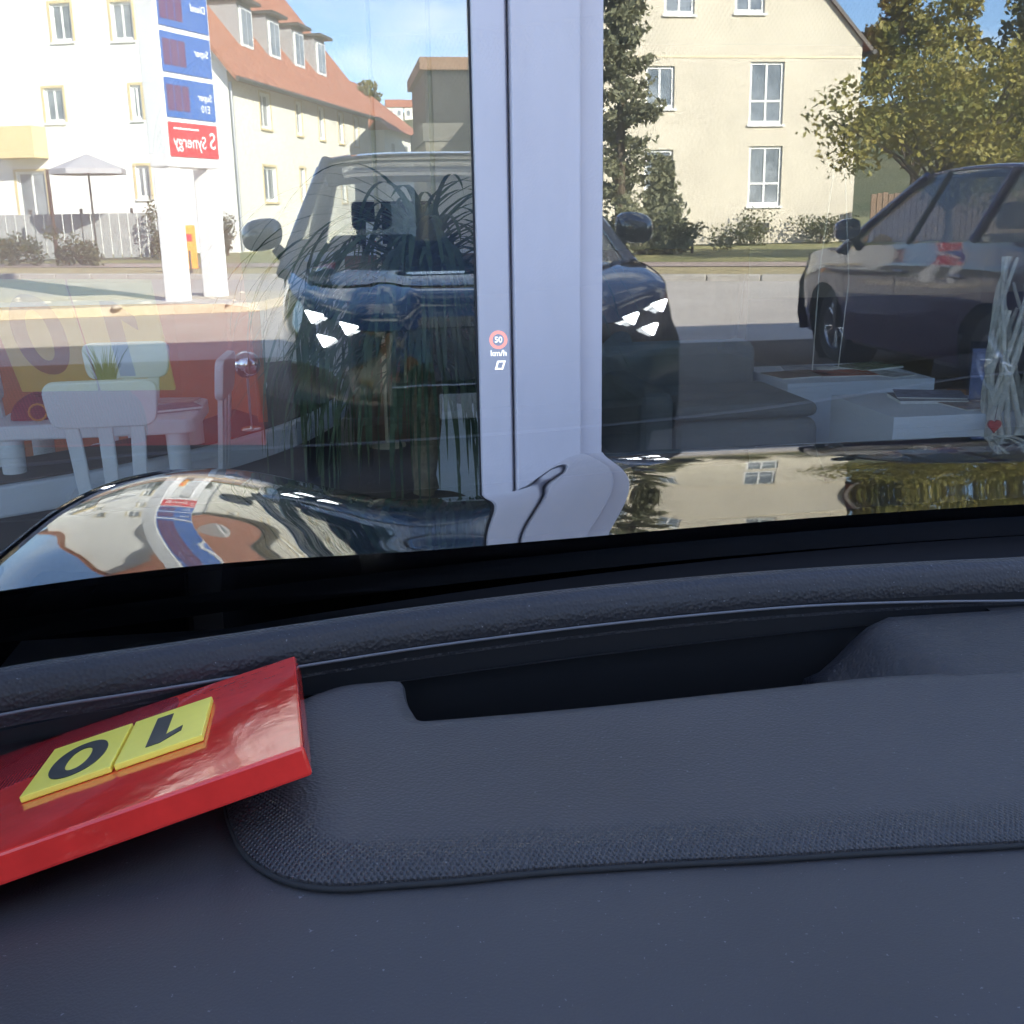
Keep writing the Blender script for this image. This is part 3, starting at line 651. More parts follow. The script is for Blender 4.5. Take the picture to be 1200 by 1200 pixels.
m = MB(); m.grid(lambda u, v: Vector(((.085 + .012 * math.sin(u * 25)) * math.cos(u * 6.283) * math.sin(v * 3.1416 * .5 + .02), .07 * math.sin(u * 6.283) * math.sin(v * 3.1416 * .5 + .02), .085 * math.cos(v * 3.1416 * .5) * (1 + .12 * math.sin(u * 12)))), 24, 8, flip=True)
m.build('bundle', mat('toy_red', (.22, .015, .03), .7, bump=.3, bscale=60), tb); MB().tube([(.03 * math.cos(i * .5), -.072, .03 + .03 * math.sin(i * .5)) for i in range(13)], .004, 6).build('loop', mat('toy_orange', (.7, .25, .03), .6), tb)
for i, (x, y, c_, lab, a) in enumerate(((-.66, 4.30, (.10, .09, .16), 'dark picture book lying at the right end of the low table', .4), (-.68, 4.44, (.40, .30, .28), 'small pale pink book behind the dark one on the low table', -.2))):
    bk = thing('book', lab, 'book', (x, y, .557), a)
    MB().b2((-.09, -.065, 0), (.09, .065, .014)).build('cover', mat('cover_%d' % i, c_, .4, var=.4, vscale=25), bk, bevel=.002); MB().b2((-.085, -.066, .003), (.091, .062, .011)).build('pages', mat('paper', (.7, .7, .66), .8), bk)
# curved low bench with dark front
cb = thing('curved_bench', 'low curved pale bench with dark front behind the small chairs', 'bench', (-2.4, 6.0, 0))
def arc(r_, a0, a1, n_=24): return [(r_ * math.cos(a0 + (a1 - a0) * i / n_), r_ * math.sin(a0 + (a1 - a0) * i / n_)) for i in range(n_ + 1)]
po = arc(2.40, R(-75), R(30)) + arc(1.95, R(30), R(-75))
MB().prism(po, .26, .37).build('seat_rim', M_whitel, cb, bevel=.01); po2 = arc(2.33, R(-75), R(30)) + arc(2.0, R(30), R(-75)); MB().prism(po2, .03, .258).build('bench_base', mat('navy_base', (.012, .014, .022), .5), cb)
MB().prism(arc(2.36, R(-75), R(30)) + arc(1.97, R(30), R(-75)), .371, .378).build('seat_cover', mat('brown_cover', (.06, .04, .028), .8), cb)
ba = thing('mirror_ball', 'small chrome ball on a thin stem standing on the curved bench', 'ornament', (-.42, 4.78, .379))
MB().lathe([(.058 * math.sin(math.pi * i / 14) + .0005, -.058 * math.cos(math.pi * i / 14)) for i in range(15)], (0, 0, .28), 24).build('ball', M_chrome, ba); MB().tube([(0, 0, .22), (0, 0, 0)], .006, 8).build('stem', M_chrome, ba); MB().lathe([(.001, .008), (.04, .008), (.045, 0)], n=20).build('foot', M_chrome, ba)
osn = thing('orange_screen', 'curved low orange screen behind the white child chairs and table', 'screen', (0, 0, .03))
op = [(-3.4, 5.55), (-1.2, 5.55), (-.8, 5.50), (-.55, 5.36), (-.42, 5.12), (-.40, 4.95)]; oq = [(-.36, 4.95), (-.38, 5.14), (-.52, 5.40), (-.79, 5.55), (-1.2, 5.60), (-3.4, 5.60)]
MB().prism(op + oq, 0, .84).build('panel', mat('screen_orange', (.50, .13, .03), .7, var=.08, vscale=3), osn); MB().prism([(p[0], p[1]) for p in op] + [(p[0] + .0, p[1] + .0) for p in oq], .841, .86).build('top_rail', M_white, osn)
# big draping plant
bp = thing('draping_plant', 'tall plant with long dark strap leaves arching behind the glass, left of mullion', 'plant', (.27, 3.82, 0))
MB().lathe([(.09, 0.03), (.11, .03), (.135, .27), (.125, .275), (.11, .25), (.001, .25)], n=24).build('pot', mat('pot_charcoal', (.10, .085, .07), .6), bp)
m = MB(); rnd = random.Random(3)
for k in range(5):
    a = rnd.uniform(0, 6.28); m.tube([Vector((.03 * math.cos(a + j * .5), .03 * math.sin(a + j * .5), .3 + j * .085)) for j in range(8)], [.034 - .002 * j for j in range(8)], 7)
m.build('trunk', mat('fibre_trunk', (.25, .19, .11), .9, var=.3, vscale=40, bump=.6, bscale=120), bp)
def strap(m, q, l, rise, base, wdt, droop):
    pts = []; p = Vector(base); ang = rise; st_ = l / 16
    for i in range(17):
        pts.append(p.copy()); p = p + Vector((math.cos(q) * math.cos(ang), math.sin(q) * math.cos(ang), math.sin(ang))) * st_
        ang -= droop * (1.4 - .6 * i / 16) / 16; ang = max(ang, R(-88)); q += rnd.uniform(-.04, .04)
        if p.y + 3.82 < G + .13: p.y = G + .13 - 3.82
    leaf_strip(m, pts, wdt)
m = MB()
for i in range(210):
    strap(m, rnd.uniform(0, 6.28), rnd.uniform(.65, 1.15), R(rnd.uniform(58, 88)), (rnd.uniform(-.04, .04), rnd.uniform(-.04, .04), rnd.uniform(.86, 1.08)), rnd.uniform(.009, .017), R(rnd.uniform(120, 205)))
for i in range(300):
    strap(m, rnd.uniform(0, 6.28), rnd.uniform(.55, .95), R(rnd.uniform(20, 75)), (rnd.uniform(-.04, .04), rnd.uniform(-.04, .04), rnd.uniform(.72, .95)), rnd.uniform(.006, .012), R(rnd.uniform(105, 160)))
m.build('leaves', M_blade, bp)
# box tables
def box_table(label, loc, sx, sy):
    t = thing('box_table', label, 'table', loc, 0, 'white box tables'); z = .45; k = .045
    MB().b2((0, 0, z - k), (sx, sy, z)).build('table_top', M_whitel, t, bevel=.002)
    MB().b2((0, 0, .03), (k, sy, z - k)).build('side_panel', M_whitel, t, bevel=.002); MB().b2((sx - k, 0, .03), (sx, sy, z - k)).build('side_panel', M_whitel, t, bevel=.002)
    MB().b2((k, .0, .03), (sx - k, k, z - k)).build('front_panel', M_whitel, t, bevel=.002)
    return t
box_table('pale box table farther from the glass, standing behind the other box table', (2.075, 4.97, 0), .75, .62)
box_table('pale box table nearest the glass with magazines and brochure holder on it', (2.13, 4.03, 0), .75, .58)
def magazine(lab, loc, rz, c_, h=.008, s=(.21, .28)):
    t = thing('magazine', lab, 'magazine', loc, rz, 'magazines on the box tables')
    i = len(MATS); MB().b2((-s[0] / 2, -s[1] / 2, 0), (s[0] / 2, s[1] / 2, h * .8)).build('pages', mat('paper', (.7, .7, .66), .8), t)
    MB().b2((-s[0] / 2 - .002, -s[1] / 2 - .002, h * .81), (s[0] / 2 + .002, s[1] / 2 + .002, h)).build('cover', mat('magcover_%d' % i, c_, .25, var=.5, vscale=22), t)
magazine('thick dark magazine under another one on the nearer box table', (2.46, 4.38, .452), R(78), (.10, .10, .13), .016)
magazine('blue grey magazine topmost on the dark one on the nearer box table', (2.48, 4.40, .469), R(68), (.22, .25, .36), .006)
magazine('brown magazine by the front edge of the nearer box table', (2.60, 4.20, .452), R(95), (.22, .12, .08))
magazine('red orange magazine spread on the farther box table', (2.46, 5.20, .452), R(85), (.45, .12, .07))
magazine('dark brown magazine at the left of the farther box table', (2.22, 5.22, .452), R(100), (.16, .08, .06))
magazine('pale grey leaflet behind the red magazine on the farther box table', (2.38, 5.42, .452), R(75), (.5, .5, .52), .004)
magazine('small white booklet lying across the front of the farther box table', (2.66, 5.12, .452), R(20), (.62, .60, .58), .006, (.15, .21))
magazine('orange covered brochure at the right of the nearer box table', (2.72, 4.46, .452), R(60), (.55, .25, .10), .010, (.15, .21))
magazine('green grey magazine at the right end of the farther box table', (2.68, 5.38, .452), R(110), (.20, .24, .16), .012)
bh = thing('brochure_holder', 'upright clear acrylic brochure holder on the nearer box table', 'holder', (2.66, 4.30, .452), -.15)
M_acr = thin_glass('acrylic', .08, (.86, .88, .95))
MB().b2((-.05, 0, 0), (.05, .003, .25)).build('front_sheet', M_acr, bh); MB().b2((-.05, .03, 0), (.05, .033, .25)).build('back_sheet', M_acr, bh); MB().b2((-.05, .0, -.0), (.05, .06, .004)).build('foot', M_acr, bh); MB().b2((-.045, .012, .006), (.045, .016, .22)).build('leaflet', mat('leaflet', (.45, .47, .6), .5, var=.25, vscale=30), bh)
# willow
wv = thing('willow_bundle', 'bundle of twisted whitewashed willow branches standing at the right edge', 'decoration', (2.60, 4.02, 0))
M_will = mat('whitewashed_willow', (.62, .58, .50), .85, var=.2, vscale=30, bump=.4, bscale=90)
m = MB(); rnd = random.Random(11)
MB().lathe([(.06, .03), (.07, .03), (.085, .22), (.075, .22), (.001, .2)], n=20).build('vase', mat('vase_green', (.02, .05, .02), .35), wv)
for i in range(26):
    a = rnd.uniform(0, 6.28); tw = rnd.choice((-1, 1)) * rnd.uniform(1.2, 3.4); pts = []
    for j in range(15):
        t = j / 14; r_ = .035 + .05 * math.sin(t * 3.1) + .12 * max(0, t - .72) * rnd.uniform(.6, 1.2)
        pts.append((r_ * math.cos(a + tw * t) + rnd.uniform(-.004, .004), r_ * math.sin(a + tw * t), .2 + t * (.66 + .1 * (i % 3))))
    MB().tube(pts, [.014 - .006 * j / 14 for j in range(15)], 6).build('branch', M_will, wv)
hs = thing('red_heart', 'little red felt heart hanging at the foot of the willow bundle', 'ornament', (2.50, 3.93, .42))
m = MB(); hp_ = [(.028 * (16 * math.sin(t) ** 3) / 16, .028 * (13 * math.cos(t) - 5 * math.cos(2 * t) - 2 * math.cos(3 * t) - math.cos(4 * t)) / 16) for t in [i * 2 * math.pi / 24 for i in range(24)]]
m.prism(hp_, -.006, .006, Matrix.Rotation(R(90), 4, 'X')); m.build('heart', mat('felt_red', (.5, .04, .03), .9), hs, bevel=.003); MB().tube([(0, 0, .02), (.02, .02, .08)], .0012, 5).build('thread', M_rubber, hs)
# tall dried stems
ds = thing('dried_flower', 'tall dried brown flower head on two long wires above the farther table', 'decoration', (2.44, 5.35, .452))
MB().tube([(-.08, 0, 0), (-.07, 0, .5), (-.02, 0, 1.02)], .003, 6).build('stem', M_will, ds); MB().tube([(.06, 0, 0), (.09, 0, .45), (.03, 0, 1.02)], .003, 6).build('stem', M_will, ds); MB().lathe([(.001, 0), (.05, .0), (.055, .012), (.03, .014), (.001, .014)], n=16).build('foot', M_will, ds)
m = MB(); rnd = random.Random(5)
for i in range(160):
    d_ = Vector((rnd.gauss(0, 1), rnd.gauss(0, 1), rnd.gauss(0, 1))).normalized(); p = Vector((0, 0, 1.07)); leaf_strip(m, [p + d_ * .01, p + d_ * .05, p + d_ * rnd.uniform(.08, .12) + Vector((0, 0, -.02))], .010)
m.build('flower_head', mat('dried_brown', (.10, .045, .02), .9, var=.4, vscale=30), ds)
# sofa, armchair
sf = thing('grey_sofa', 'low grey upholstered sofa right of the mullion beside the box tables', 'sofa', (1.40, 4.55, 0))
MB().b2((0, 0, .10), (.66, .75, .36)).build('seat', M_grey, sf, bevel=.05, seg=3); MB().b2((.0, .02, .361), (.66, .70, .43)).build('cushion', M_grey, sf, bevel=.035, seg=3); MB().b2((-.16, -.0, .10), (-.005, .78, .50)).build('arm', M_grey, sf, bevel=.05, seg=3); MB().b2((-.16, .785, .10), (.66, .95, .62)).build('backrest', M_grey, sf, bevel=.06, seg=3)
for x in (-.1, .6):
    for y in (.06, .86): MB().tube([(x, y, .1), (x, y, .03)], .02, 8).build('foot', M_chrome, sf)
ac = thing('grey_armchair', 'grey armchair with sloping pale back panel standing behind the sofa', 'armchair', (1.15, 6.1, 0), R(-20))
MB().b2((-.35, -.35, .2), (.35, .3, .44)).build('seat', M_grey, ac, bevel=.05, seg=3); MB().b2((-.35, .2, .44), (.35, .36, .86)).build('backrest', M_grey, ac, bevel=.06, seg=3)
for s in (-1, 1): MB().b2((s * .36 - .06, -.35, .15), (s * .36 + .06, .36, .6)).build('arm', M_grey, ac, bevel=.05, seg=3)
# plinth and black vase
pl_ = thing('white_plinth', 'pale square plinth left of the mullion carrying the black vase', 'plinth', (.50, 4.72, 0)); MB().b2((-.16, -.16, .03), (.16, .16, .44)).build('plinth_body', M_whitel, pl_, bevel=.004); MB().b2((-.17, -.17, .442), (.17, .17, .47)).build('plinth_top', M_whitel, pl_, bevel=.004)
bv_ = thing('black_vase', 'round black vase with three small white dots on the pale plinth', 'vase', (.50, 4.70, .472))
MB().lathe([(.05, 0), (.075, .02), (.098, .09), (.10, .15), (.085, .22), (.05, .265), (.045, .275), (.04, .265), (.001, .2)], n=28).build('vase_body', M_gloss_black, bv_)
for k in (-1, 0, 1): MB().box((.028 * k, -.100, .155), (.012, .006, .005)).build('dot', M_white, bv_)
# desk with screens
dk = thing('office_desk', 'far desk behind the strap-leaved plant inside the showroom', 'desk', (.35, 8.4, 0)); MB().b2((-.6, -.4, .96), (1.1, .4, 1.0)).build('desk_top', M_whitel, dk, bevel=.003)
for x in (-.58, 1.05): MB().b2((x, -.38, .03), (x + .04, .38, .958)).build('side_panel', M_whitel, dk)
for x, w_, lab in ((.18, .18, 'small dark computer screen at the left of the far desk'), (.50, .38, 'wide dark computer screen at the right of the far desk')):
    mo = thing('computer_screen', lab, 'screen', (x, 8.35, 1.0)); MB().b2((-w_ / 2, -.01, .06), (w_ / 2, .02, .36)).build('panel', M_gloss_black, mo, bevel=.004); MB().b2((-.02, .0, .004), (.02, .03, .06)).build('stand', M_plastic, mo); MB().b2((-.08, -.06, 0), (.08, .08, .004)).build('foot', M_plastic, mo)
cs = thing('counter_card', 'white counter card with a red emblem standing on the far desk', 'card', (.24, 8.08, 1.0)); MB().prism([(-.06, 0), (.06, 0), (.05, .22), (-.05, .22)], -.004, .004, Matrix.Rotation(R(82), 4, 'X')).build('card', M_white, cs)
MB().prism([(.028 * math.cos(i * .524), .07 + .022 * math.sin(i * .524)) for i in range(12)], .0045, .006, Matrix.Rotation(R(82), 4, 'X')).build('emblem', mat('emblem_red', (.5, .03, .03), .6), cs)
for x, lab in ((.20, 'thin pale upright pole inside the showroom, the left one of two'), (.50, 'thin pale upright pole inside the showroom, the right one near the mullion')):
    pp = thing('display_pole', lab, 'pole', (x, 6.0, .03), 0, 'thin display poles'); MB().tube([(0, 0, 0), (0, 0, 3.3)], .012, 8).build('rod', mat('pale_brass', (.62, .55, .36), .4), pp); MB().lathe([(.10, 0), (.10, .012), (.012, .02)], n=20).build('foot', mat('pale_brass', (.62, .55, .36), .4), pp)

# ------------------------------------------------------------------ houses across the street
def clip(poly, n, d):            # keep n.p <= d
    out = []
    for a, b in zip(poly, poly[1:] + poly[:1]):
        da, db = n[0] * a[0] + n[1] * a[1] - d, n[0] * b[0] + n[1] * b[1] - d
        if da <= 0: out.append(a)
        if da * db < 0: t = da / (da - db); out.append((a[0] + (b[0] - a[0]) * t, a[1] + (b[1] - a[1]) * t))
    return out
def wall(name, m, parent, o, du, W, z0, z1, ops, halfplanes=(), inset=.16):
    """wall in the plane through o along du, with real openings and reveals; outward normal = du x z turned to the viewer"""
    du = Vector((du[0], du[1], 0)).normalized(); nrm = Vector((-du.y, du.x, 0)); b = MB(); o = Vector((o[0], o[1], 0))
    P = lambda u, z, k=0.0: o + du * u + Vector((0, 0, z)) - nrm * k
    us = sorted({0, W, *[v for q in ops for v in q[:2]]}); zs = sorted({z0, z1, *[v for q in ops for v in q[2:4]]})
    for a, c in zip(us, us[1:]):
        for e, f in zip(zs, zs[1:]):
            mu, mz = (a + c) / 2, (e + f) / 2
            if any(q[0] < mu < q[1] and q[2] < mz < q[3] for q in ops): continue
            poly = [(a, e), (c, e), (c, f), (a, f)]
            for n_, d_ in halfplanes: poly = clip(poly, n_, d_) if len(poly) > 2 else []
            if len(poly) > 2: b.add([P(*q) for q in poly], [tuple(range(len(poly)))])
    for (a, c, e, f, *_) in ops:
        for (p, q) in (((a, e), (c, e)), ((c, e), (c, f)), ((c, f), (a, f)), ((a, f), (a, e))):
            b.add([P(*p), P(*q), P(*q, inset), P(*p, inset)], [(0, 1, 2, 3)])
    return b.build(name, m, parent), P
M_winw = mat('window_white', (.78, .78, .76), .4)
M_pane = mat('window_pane', (.10, .12, .14), rough=.08, col2=(.30, .33, .36), vscale=1.1, ior=1.6)
M_curt = mat('curtain', (.5, .52, .54), .9, col2=(.30, .33, .36), vscale=2.0, stretch=(6, 6, .4))
def window(parent, P, a, c, e, f, inset=.13, bars=1, mid=False, sill=True, sillm=None):
    fr = MB(); k = .085
    def bx(u0, u1, z0, z1, i0, i1):
        v = [P(u, z, i) for u in (u0, u1) for z in (z0, z1) for i in (i0, i1)]
        fr.add(v, [(0, 1, 3, 2), (4, 6, 7, 5), (0, 4, 5, 1), (2, 3, 7, 6), (0, 2, 6, 4), (1, 5, 7, 3)])
    bx(a + .002, a + k, e + .002, f - .002, inset - .05, inset); bx(c - k, c - .002, e + .002, f - .002, inset - .05, inset); bx(a + k, c - k, e + .002, e + k + .03, inset - .05, inset); bx(a + k, c - k, f - k, f - .002, inset - .05, inset)
    for i in range(bars): u = a + (c - a) * (i + 1) / (bars + 1); bx(u - .035, u + .035, e + k + .03, f - k, inset - .045, inset - .002)
    if mid: bx(a + k, c - k, e + (f - e) * .36, e + (f - e) * .36 + .07, inset - .047, inset - .004)
    w_ = fr.build('window', M_winw, parent)
    b = MB(); b.add([P(a, e, inset - .02), P(c, e, inset - .02), P(c, f, inset - .02), P(a, f, inset - .02)], [(0, 1, 2, 3)]); b.build('pane', M_pane, w_)
    b = MB(); b.add([P(a, e, inset + .05), P(c, e, inset + .05), P(c, f, inset + .05), P(a, f, inset + .05)], [(0, 1, 2, 3)]); b.build('curtain', M_curt, w_)
    if sill:
        fr = MB(); q = [P(u, z, i) for u in (a - .06, c + .06) for z in (e - .07, e - .003) for i in (-.07, .05)]
        fr.add(q, [(0, 1, 3, 2), (4, 6, 7, 5), (0, 4, 5, 1), (2, 3, 7, 6), (0, 2, 6, 4), (1, 5, 7, 3)]); fr.build('sill', sillm or M_winw, w_)
    return w_
# cream house (gable towards the street)
M_cream = mat('cream_render', (.60, .54, .435), .9, var=.09, vscale=.45, bump=.1, bscale=60)
M_tile = mat('red_tiles', (.30, .10, .055), .85, col2=(.42, .17, .10), vscale=2.2, bump=.5, bscale=14, stretch=(1, 1, 2))
M_dkmetal = mat('dark_metal', (.06, .055, .05), .6)
H1 = thing('cream_house', 'tall cream rendered house with gable and tall white windows, mirrored right of mullion', 'house', (0, 0, 0))
hx0, hx1, hy, hz0, ez, pk = 6.9, 17.05, -29.5, .2, 6.45, 12.0
W1 = hx1 - hx0; zp = ez + (pk - hx0) * 1.02
ux = lambda x: x - hx0
ops = [(ux(13.30), ux(14.45), 3.95, 5.85), (ux(13.36), ux(14.50), 1.40, 3.28), (ux(9.85), ux(10.80), 4.45, 5.72), (ux(9.85), ux(10.80), 1.9, 3.2), (ux(10.42), ux(11.40), 7.22, 8.5), (ux(12.72), ux(13.70), 7.28, 8.5), (ux(7.6), ux(8.5), 4.45, 5.72), (ux(7.6), ux(8.5), 1.9, 3.2)]
s1 = (zp - ez) / (hx1 - pk); s2 = (zp - ez) / (pk - hx0)
hps = [((-s2, 1), ez), ((s1, 1), ez + s1 * W1)]
wl, P = wall('wall', M_cream, H1, (hx0, hy), (1, 0), W1, hz0, zp, ops, hps)
def fixn(P, k=1): return P
for i, q in enumerate(ops): window(H1, P, *q[:4], bars=1, mid=(i < 2))
b = MB(); b.add([P(0, 5.96, -.02), P(W1, 5.96, -.02), P(W1, 6.02, -.02), P(0, 6.02, -.02)], [(0, 1, 2, 3)]); b.build('string_course', mat('cream_trim', (.74, .63, .44), .9), H1)
b = MB()
for x in (hx0, hx1): b.add([(x, hy, hz0), (x, hy - 11, hz0), (x, hy - 11, ez), (x, hy, ez)], [(0, 1, 2, 3)])
b.build('flank_wall', M_cream, H1)
b = MB(); ov = .30; vb = MB()
for s_, xe in ((-1, hx0), (1, hx1)):
    dx = xe + s_ * ov; dz = ez - ov * (s1 if s_ > 0 else s2); fy = hy + .12
    b.add([(pk, fy, zp + .12), (dx, fy, dz + .12), (dx, hy - 11.3, dz + .12), (pk, hy - 11.3, zp + .12), (pk, fy, zp + .04), (dx, fy, dz + .04), (dx, hy - 11.3, dz + .04), (pk, hy - 11.3, zp + .04)], [(0, 1, 2, 3), (7, 6, 5, 4), (1, 5, 6, 2), (2, 6, 7, 3)])
    vb = MB(); vb.add([(pk, fy + .02, zp + .13), (dx, fy + .02, dz + .13), (dx, fy + .02, dz - .03), (pk, fy + .02, zp - .03)], [(0, 1, 2, 3)]); vb.build('verge_board', mat('verge_dark', (.13, .11, .095), .8), H1)
b.build('roof', M_tile, H1); MB().tube([(hx1 + ov, hy + .3, ez - ov * s1 - .02), (hx1 + ov, hy - 11, ez - ov * s1 - .02)], .08, 8).build('gutter', M_dkmetal, H1)
MB().b2((13.75, hy, .55), (14.15, hy + .01, .85)).build('cellar_vent', M_dkmetal, H1)
# white long house with dormers
M_wr = mat('white_render', (.82, .81, .78), .9, var=.02, vscale=.5); M_lr = mat('pale_render', (.74, .72, .65), .9, var=.04, vscale=.5)
M_greyc = mat('grey_cladding', (.33, .33, .34), .7, var=.08, vscale=4)
M_sand = mat('sandstone_trim', (.62, .50, .28), .85, var=.1, vscale=8)
H2 = thing('white_house', 'long white house with red tiled roof and grey dormers, mirrored at the left', 'house', (0, 0, 0))
c0 = Vector((-3.4, -33.5)); ld = Vector((5.1, -16)).normalized(); gd = Vector((-ld.y, ld.x)) * -1
if gd.x > 0: gd = -gd
GW, GL, e2z = 11.0, 16.6, 6.30
# gable wall: from the far left end to the corner so that the outward normal faces the street
og = c0 + gd * GW; ug = lambda u: GW - u
gops = [(3.16, 3.92, 7.10, 8.30), (5.36, 6.10, 7.15, 8.35), (3.12, 3.50, 4.58, 5.70), (5.98, 6.68, 4.58, 5.70), (3.1, 3.6, 2.0, 3.1), (7.0, 8.1, .5, 3.0)]
apx = e2z + 4.6 * 1.35
hp2 = [((-1.25, 1), e2z), ((1.25, 1), e2z + 1.25 * GW)]
sgn = 1
def facing_wall(name, m, parent, o, dvec, W, z0, z1, ops, hps, toward):
    """orient u so that the outward normal points towards `toward`"""
    dvec = Vector((dvec[0], dvec[1])); n_ = Vector((-dvec.y, dvec.x))
    if n_.dot(Vector(toward)) >= 0: return wall(name, m, parent, o, dvec, W, z0, z1, ops, hps)
    o2 = Vector(o[:2]) + dvec * W; ops2 = [(W - q[1], W - q[0], q[2], q[3]) for q in ops]; hp_ = [((-n2[0], n2[1]), d2 - n2[0] * W) for n2, d2 in hps]
    wo, Pq = wall(name, m, parent, o2, -dvec, W, z0, z1, ops2, hp_); return wo, (lambda u, z, k=0.0: Pq(W - u, z, k))
wg, Pg = facing_wall('gable_wall', M_wr, H2, c0, gd, GW, .15, e2z + 1.25 * GW / 2, gops, hp2, (.0, 1))
for q in gops: window(H2, Pg, *q, bars=1, sillm=M_winw)
lops = [(2.75, 3.76, 4.42, 5.64), (6.50, 7.15, 4.42, 5.68), (9.25, 9.95, 4.42, 5.70), (2.64, 3.9, 1.86, 3.10), (6.55, 7.15, 1.95, 3.18), (9.3, 9.95, 2.1, 3.18), (11.9, 12.6, 4.42, 5.7), (14.2, 14.9, 4.42, 5.7), (11.9, 12.6, 1.9, 3.15)]
wl2, Pl = facing_wall('long_wall', M_lr, H2, c0, ld, GL, .15, e2z, lops, [], (1, .3))
for q in lops: window(H2, Pl, *q, bars=1, sillm=M_sand)
for q in gops + lops:                     # sandstone surrounds
    Pq = Pg if q in gops else Pl; b = MB()
    for (a, c, e, f) in ((q[0] - .09, q[0] - .004, q[2], q[3] + .09), (q[1] + .004, q[1] + .09, q[2], q[3] + .09), (q[0] - .004, q[1] + .004, q[3] + .004, q[3] + .09)):
        v = [Pq(u, z, i) for u in (a, c) for z in (e, f) for i in (-.02, .02)]; b.add(v, [(0, 1, 3, 2), (4, 6, 7, 5), (0, 4, 5, 1), (2, 3, 7, 6), (0, 2, 6, 4), (1, 5, 7, 3)])
    b.build('surround', M_sand, H2)
# roof slabs
def P3(u_l, u_g, z): p = c0 + ld * u_l + gd * u_g; return Vector((p.x, p.y, z))
mid = GW / 2; rz_ = e2z + 1.25 * mid
b = MB(); ovh = .45
for a, e in ((-ovh, mid), (GW + ovh, mid)):
    ze = e2z - ovh * 1.25
    v = [P3(-.35, a, ze + .12), P3(GL + .35, a, ze + .12), P3(GL + .35, e, rz_ + .12), P3(-.35, e, rz_ + .12)]; v2 = [p - Vector((0, 0, .2)) for p in v]
    b.add(v + v2, [(0, 1, 2, 3), (7, 6, 5, 4), (0, 4, 5, 1), (1, 5, 6, 2), (0, 3, 7, 4)])
rf2 = b.build('roof', M_tile, H2)
MB().tube([P3(-.35, -ovh - .05, e2z - ovh * 1.25 + .02), P3(GL + .35, -ovh - .05, e2z - ovh * 1.25 + .02)], .085, 8).build('gutter', M_dkmetal, H2)
MB().tube([P3(.02, -.08, e2z - .6), P3(.02, -.08, .2)], .055, 8).build('downpipe', mat('zinc', (.45, .45, .46), .5, metal=.6), H2)
# four dormers clad in grey with little dark canopies
gdep = .70; z0_, z1_ = e2z + gdep * 1.25 - .05, e2z + gdep * 1.25 + 1.55
BX = [(0, 1, 3, 2), (4, 6, 7, 5), (0, 4, 5, 1), (2, 3, 7, 6), (0, 2, 6, 4), (1, 5, 7, 3)]
for u in (3.0, 5.8, 8.6, 11.4):
    q = [P3(uu, g, z) for uu in (u, u + 1.35) for g in (gdep, gdep + 1.5) for z in (z0_, z1_)]
    b = MB(); b.add(q, BX); wo = b.build('dormer', M_greyc, H2)
    q = [P3(uu, g, z) for uu in (u + .14, u + 1.21) for g in (gdep - .07, gdep - .005) for z in (z0_ + .12, z1_ - .14)]
    b = MB(); b.add(q, BX); b.build('dormer_frame', M_winw, wo)
    for k in (0, 1):
        a = u + .23 + k * .47; b = MB(); b.add([P3(a, gdep - .08, z0_ + .22), P3(a + .41, gdep - .08, z0_ + .22), P3(a + .41, gdep - .08, z1_ - .24), P3(a, gdep - .08, z1_ - .24)], [(0, 1, 2, 3)]); b.build('pane', M_pane, wo)
    q = [P3(uu, g, z) for uu in (u - .15, u + 1.5) for g in (gdep - .35, gdep + 1.55) for z in (z1_ + .004, z1_ + .11)]
    b = MB(); b.add(q, BX); b.build('canopy', M_dkmetal, wo)
# balcony on the gable
b = MB(); q = [Pg(u, z, i) for u in (6.75, 8.4) for z in (3.42, 4.45) for i in (-.9, -.02)]
b.add(q, [(0, 1, 3, 2), (4, 6, 7, 5), (0, 4, 5, 1), (2, 3, 7, 6), (0, 2, 6, 4), (1, 5, 7, 3)]); b.build('balcony', mat('balcony_yellow', (.70, .55, .30), .8), H2)
# lower annex behind
H3 = thing('small_house', 'lower white house with red roof beyond the far end of the long house', 'house', (0, 0, 0))
a0 = c0 + ld * 18.0 + gd * -.4
def Q3(u, g, z): p = a0 + ld * u + gd * g; return Vector((p.x, p.y, z))
q = [Q3(u, g, z) for u in (0, 7) for g in (0, 7) for z in (.15, 5.6)]; b = MB(); b.add(q, [(0, 1, 3, 2), (4, 6, 7, 5), (0, 4, 5, 1), (2, 3, 7, 6), (0, 2, 6, 4), (1, 5, 7, 3)]); b.build('wall', M_lr, H3)
b = MB(); b.add([Q3(-.3, -.4, 5.35), Q3(7.3, -.4, 5.35), Q3(7.3, 3.5, 8.4), Q3(-.3, 3.5, 8.4), Q3(7.3, 7.4, 5.35), Q3(-.3, 7.4, 5.35)], [(0, 1, 2, 3), (3, 2, 4, 5), (0, 3, 5)]); b.build('roof', M_tile, H3)
for u in (1.0, 3.6): 
    b = MB(); b.add([Q3(u, -.02, 3.6), Q3(u + .9, -.02, 3.6), Q3(u + .9, -.02, 4.9), Q3(u, -.02, 4.9)], [(0, 1, 2, 3)]); wq = b.build('window', M_winw, H3); b = MB(); b.add([Q3(u + .08, -.03, 3.68), Q3(u + .82, -.03, 3.68), Q3(u + .82, -.03, 4.82), Q3(u + .08, -.03, 4.82)], [(0, 1, 2, 3)]); b.build('pane', M_pane, wq)
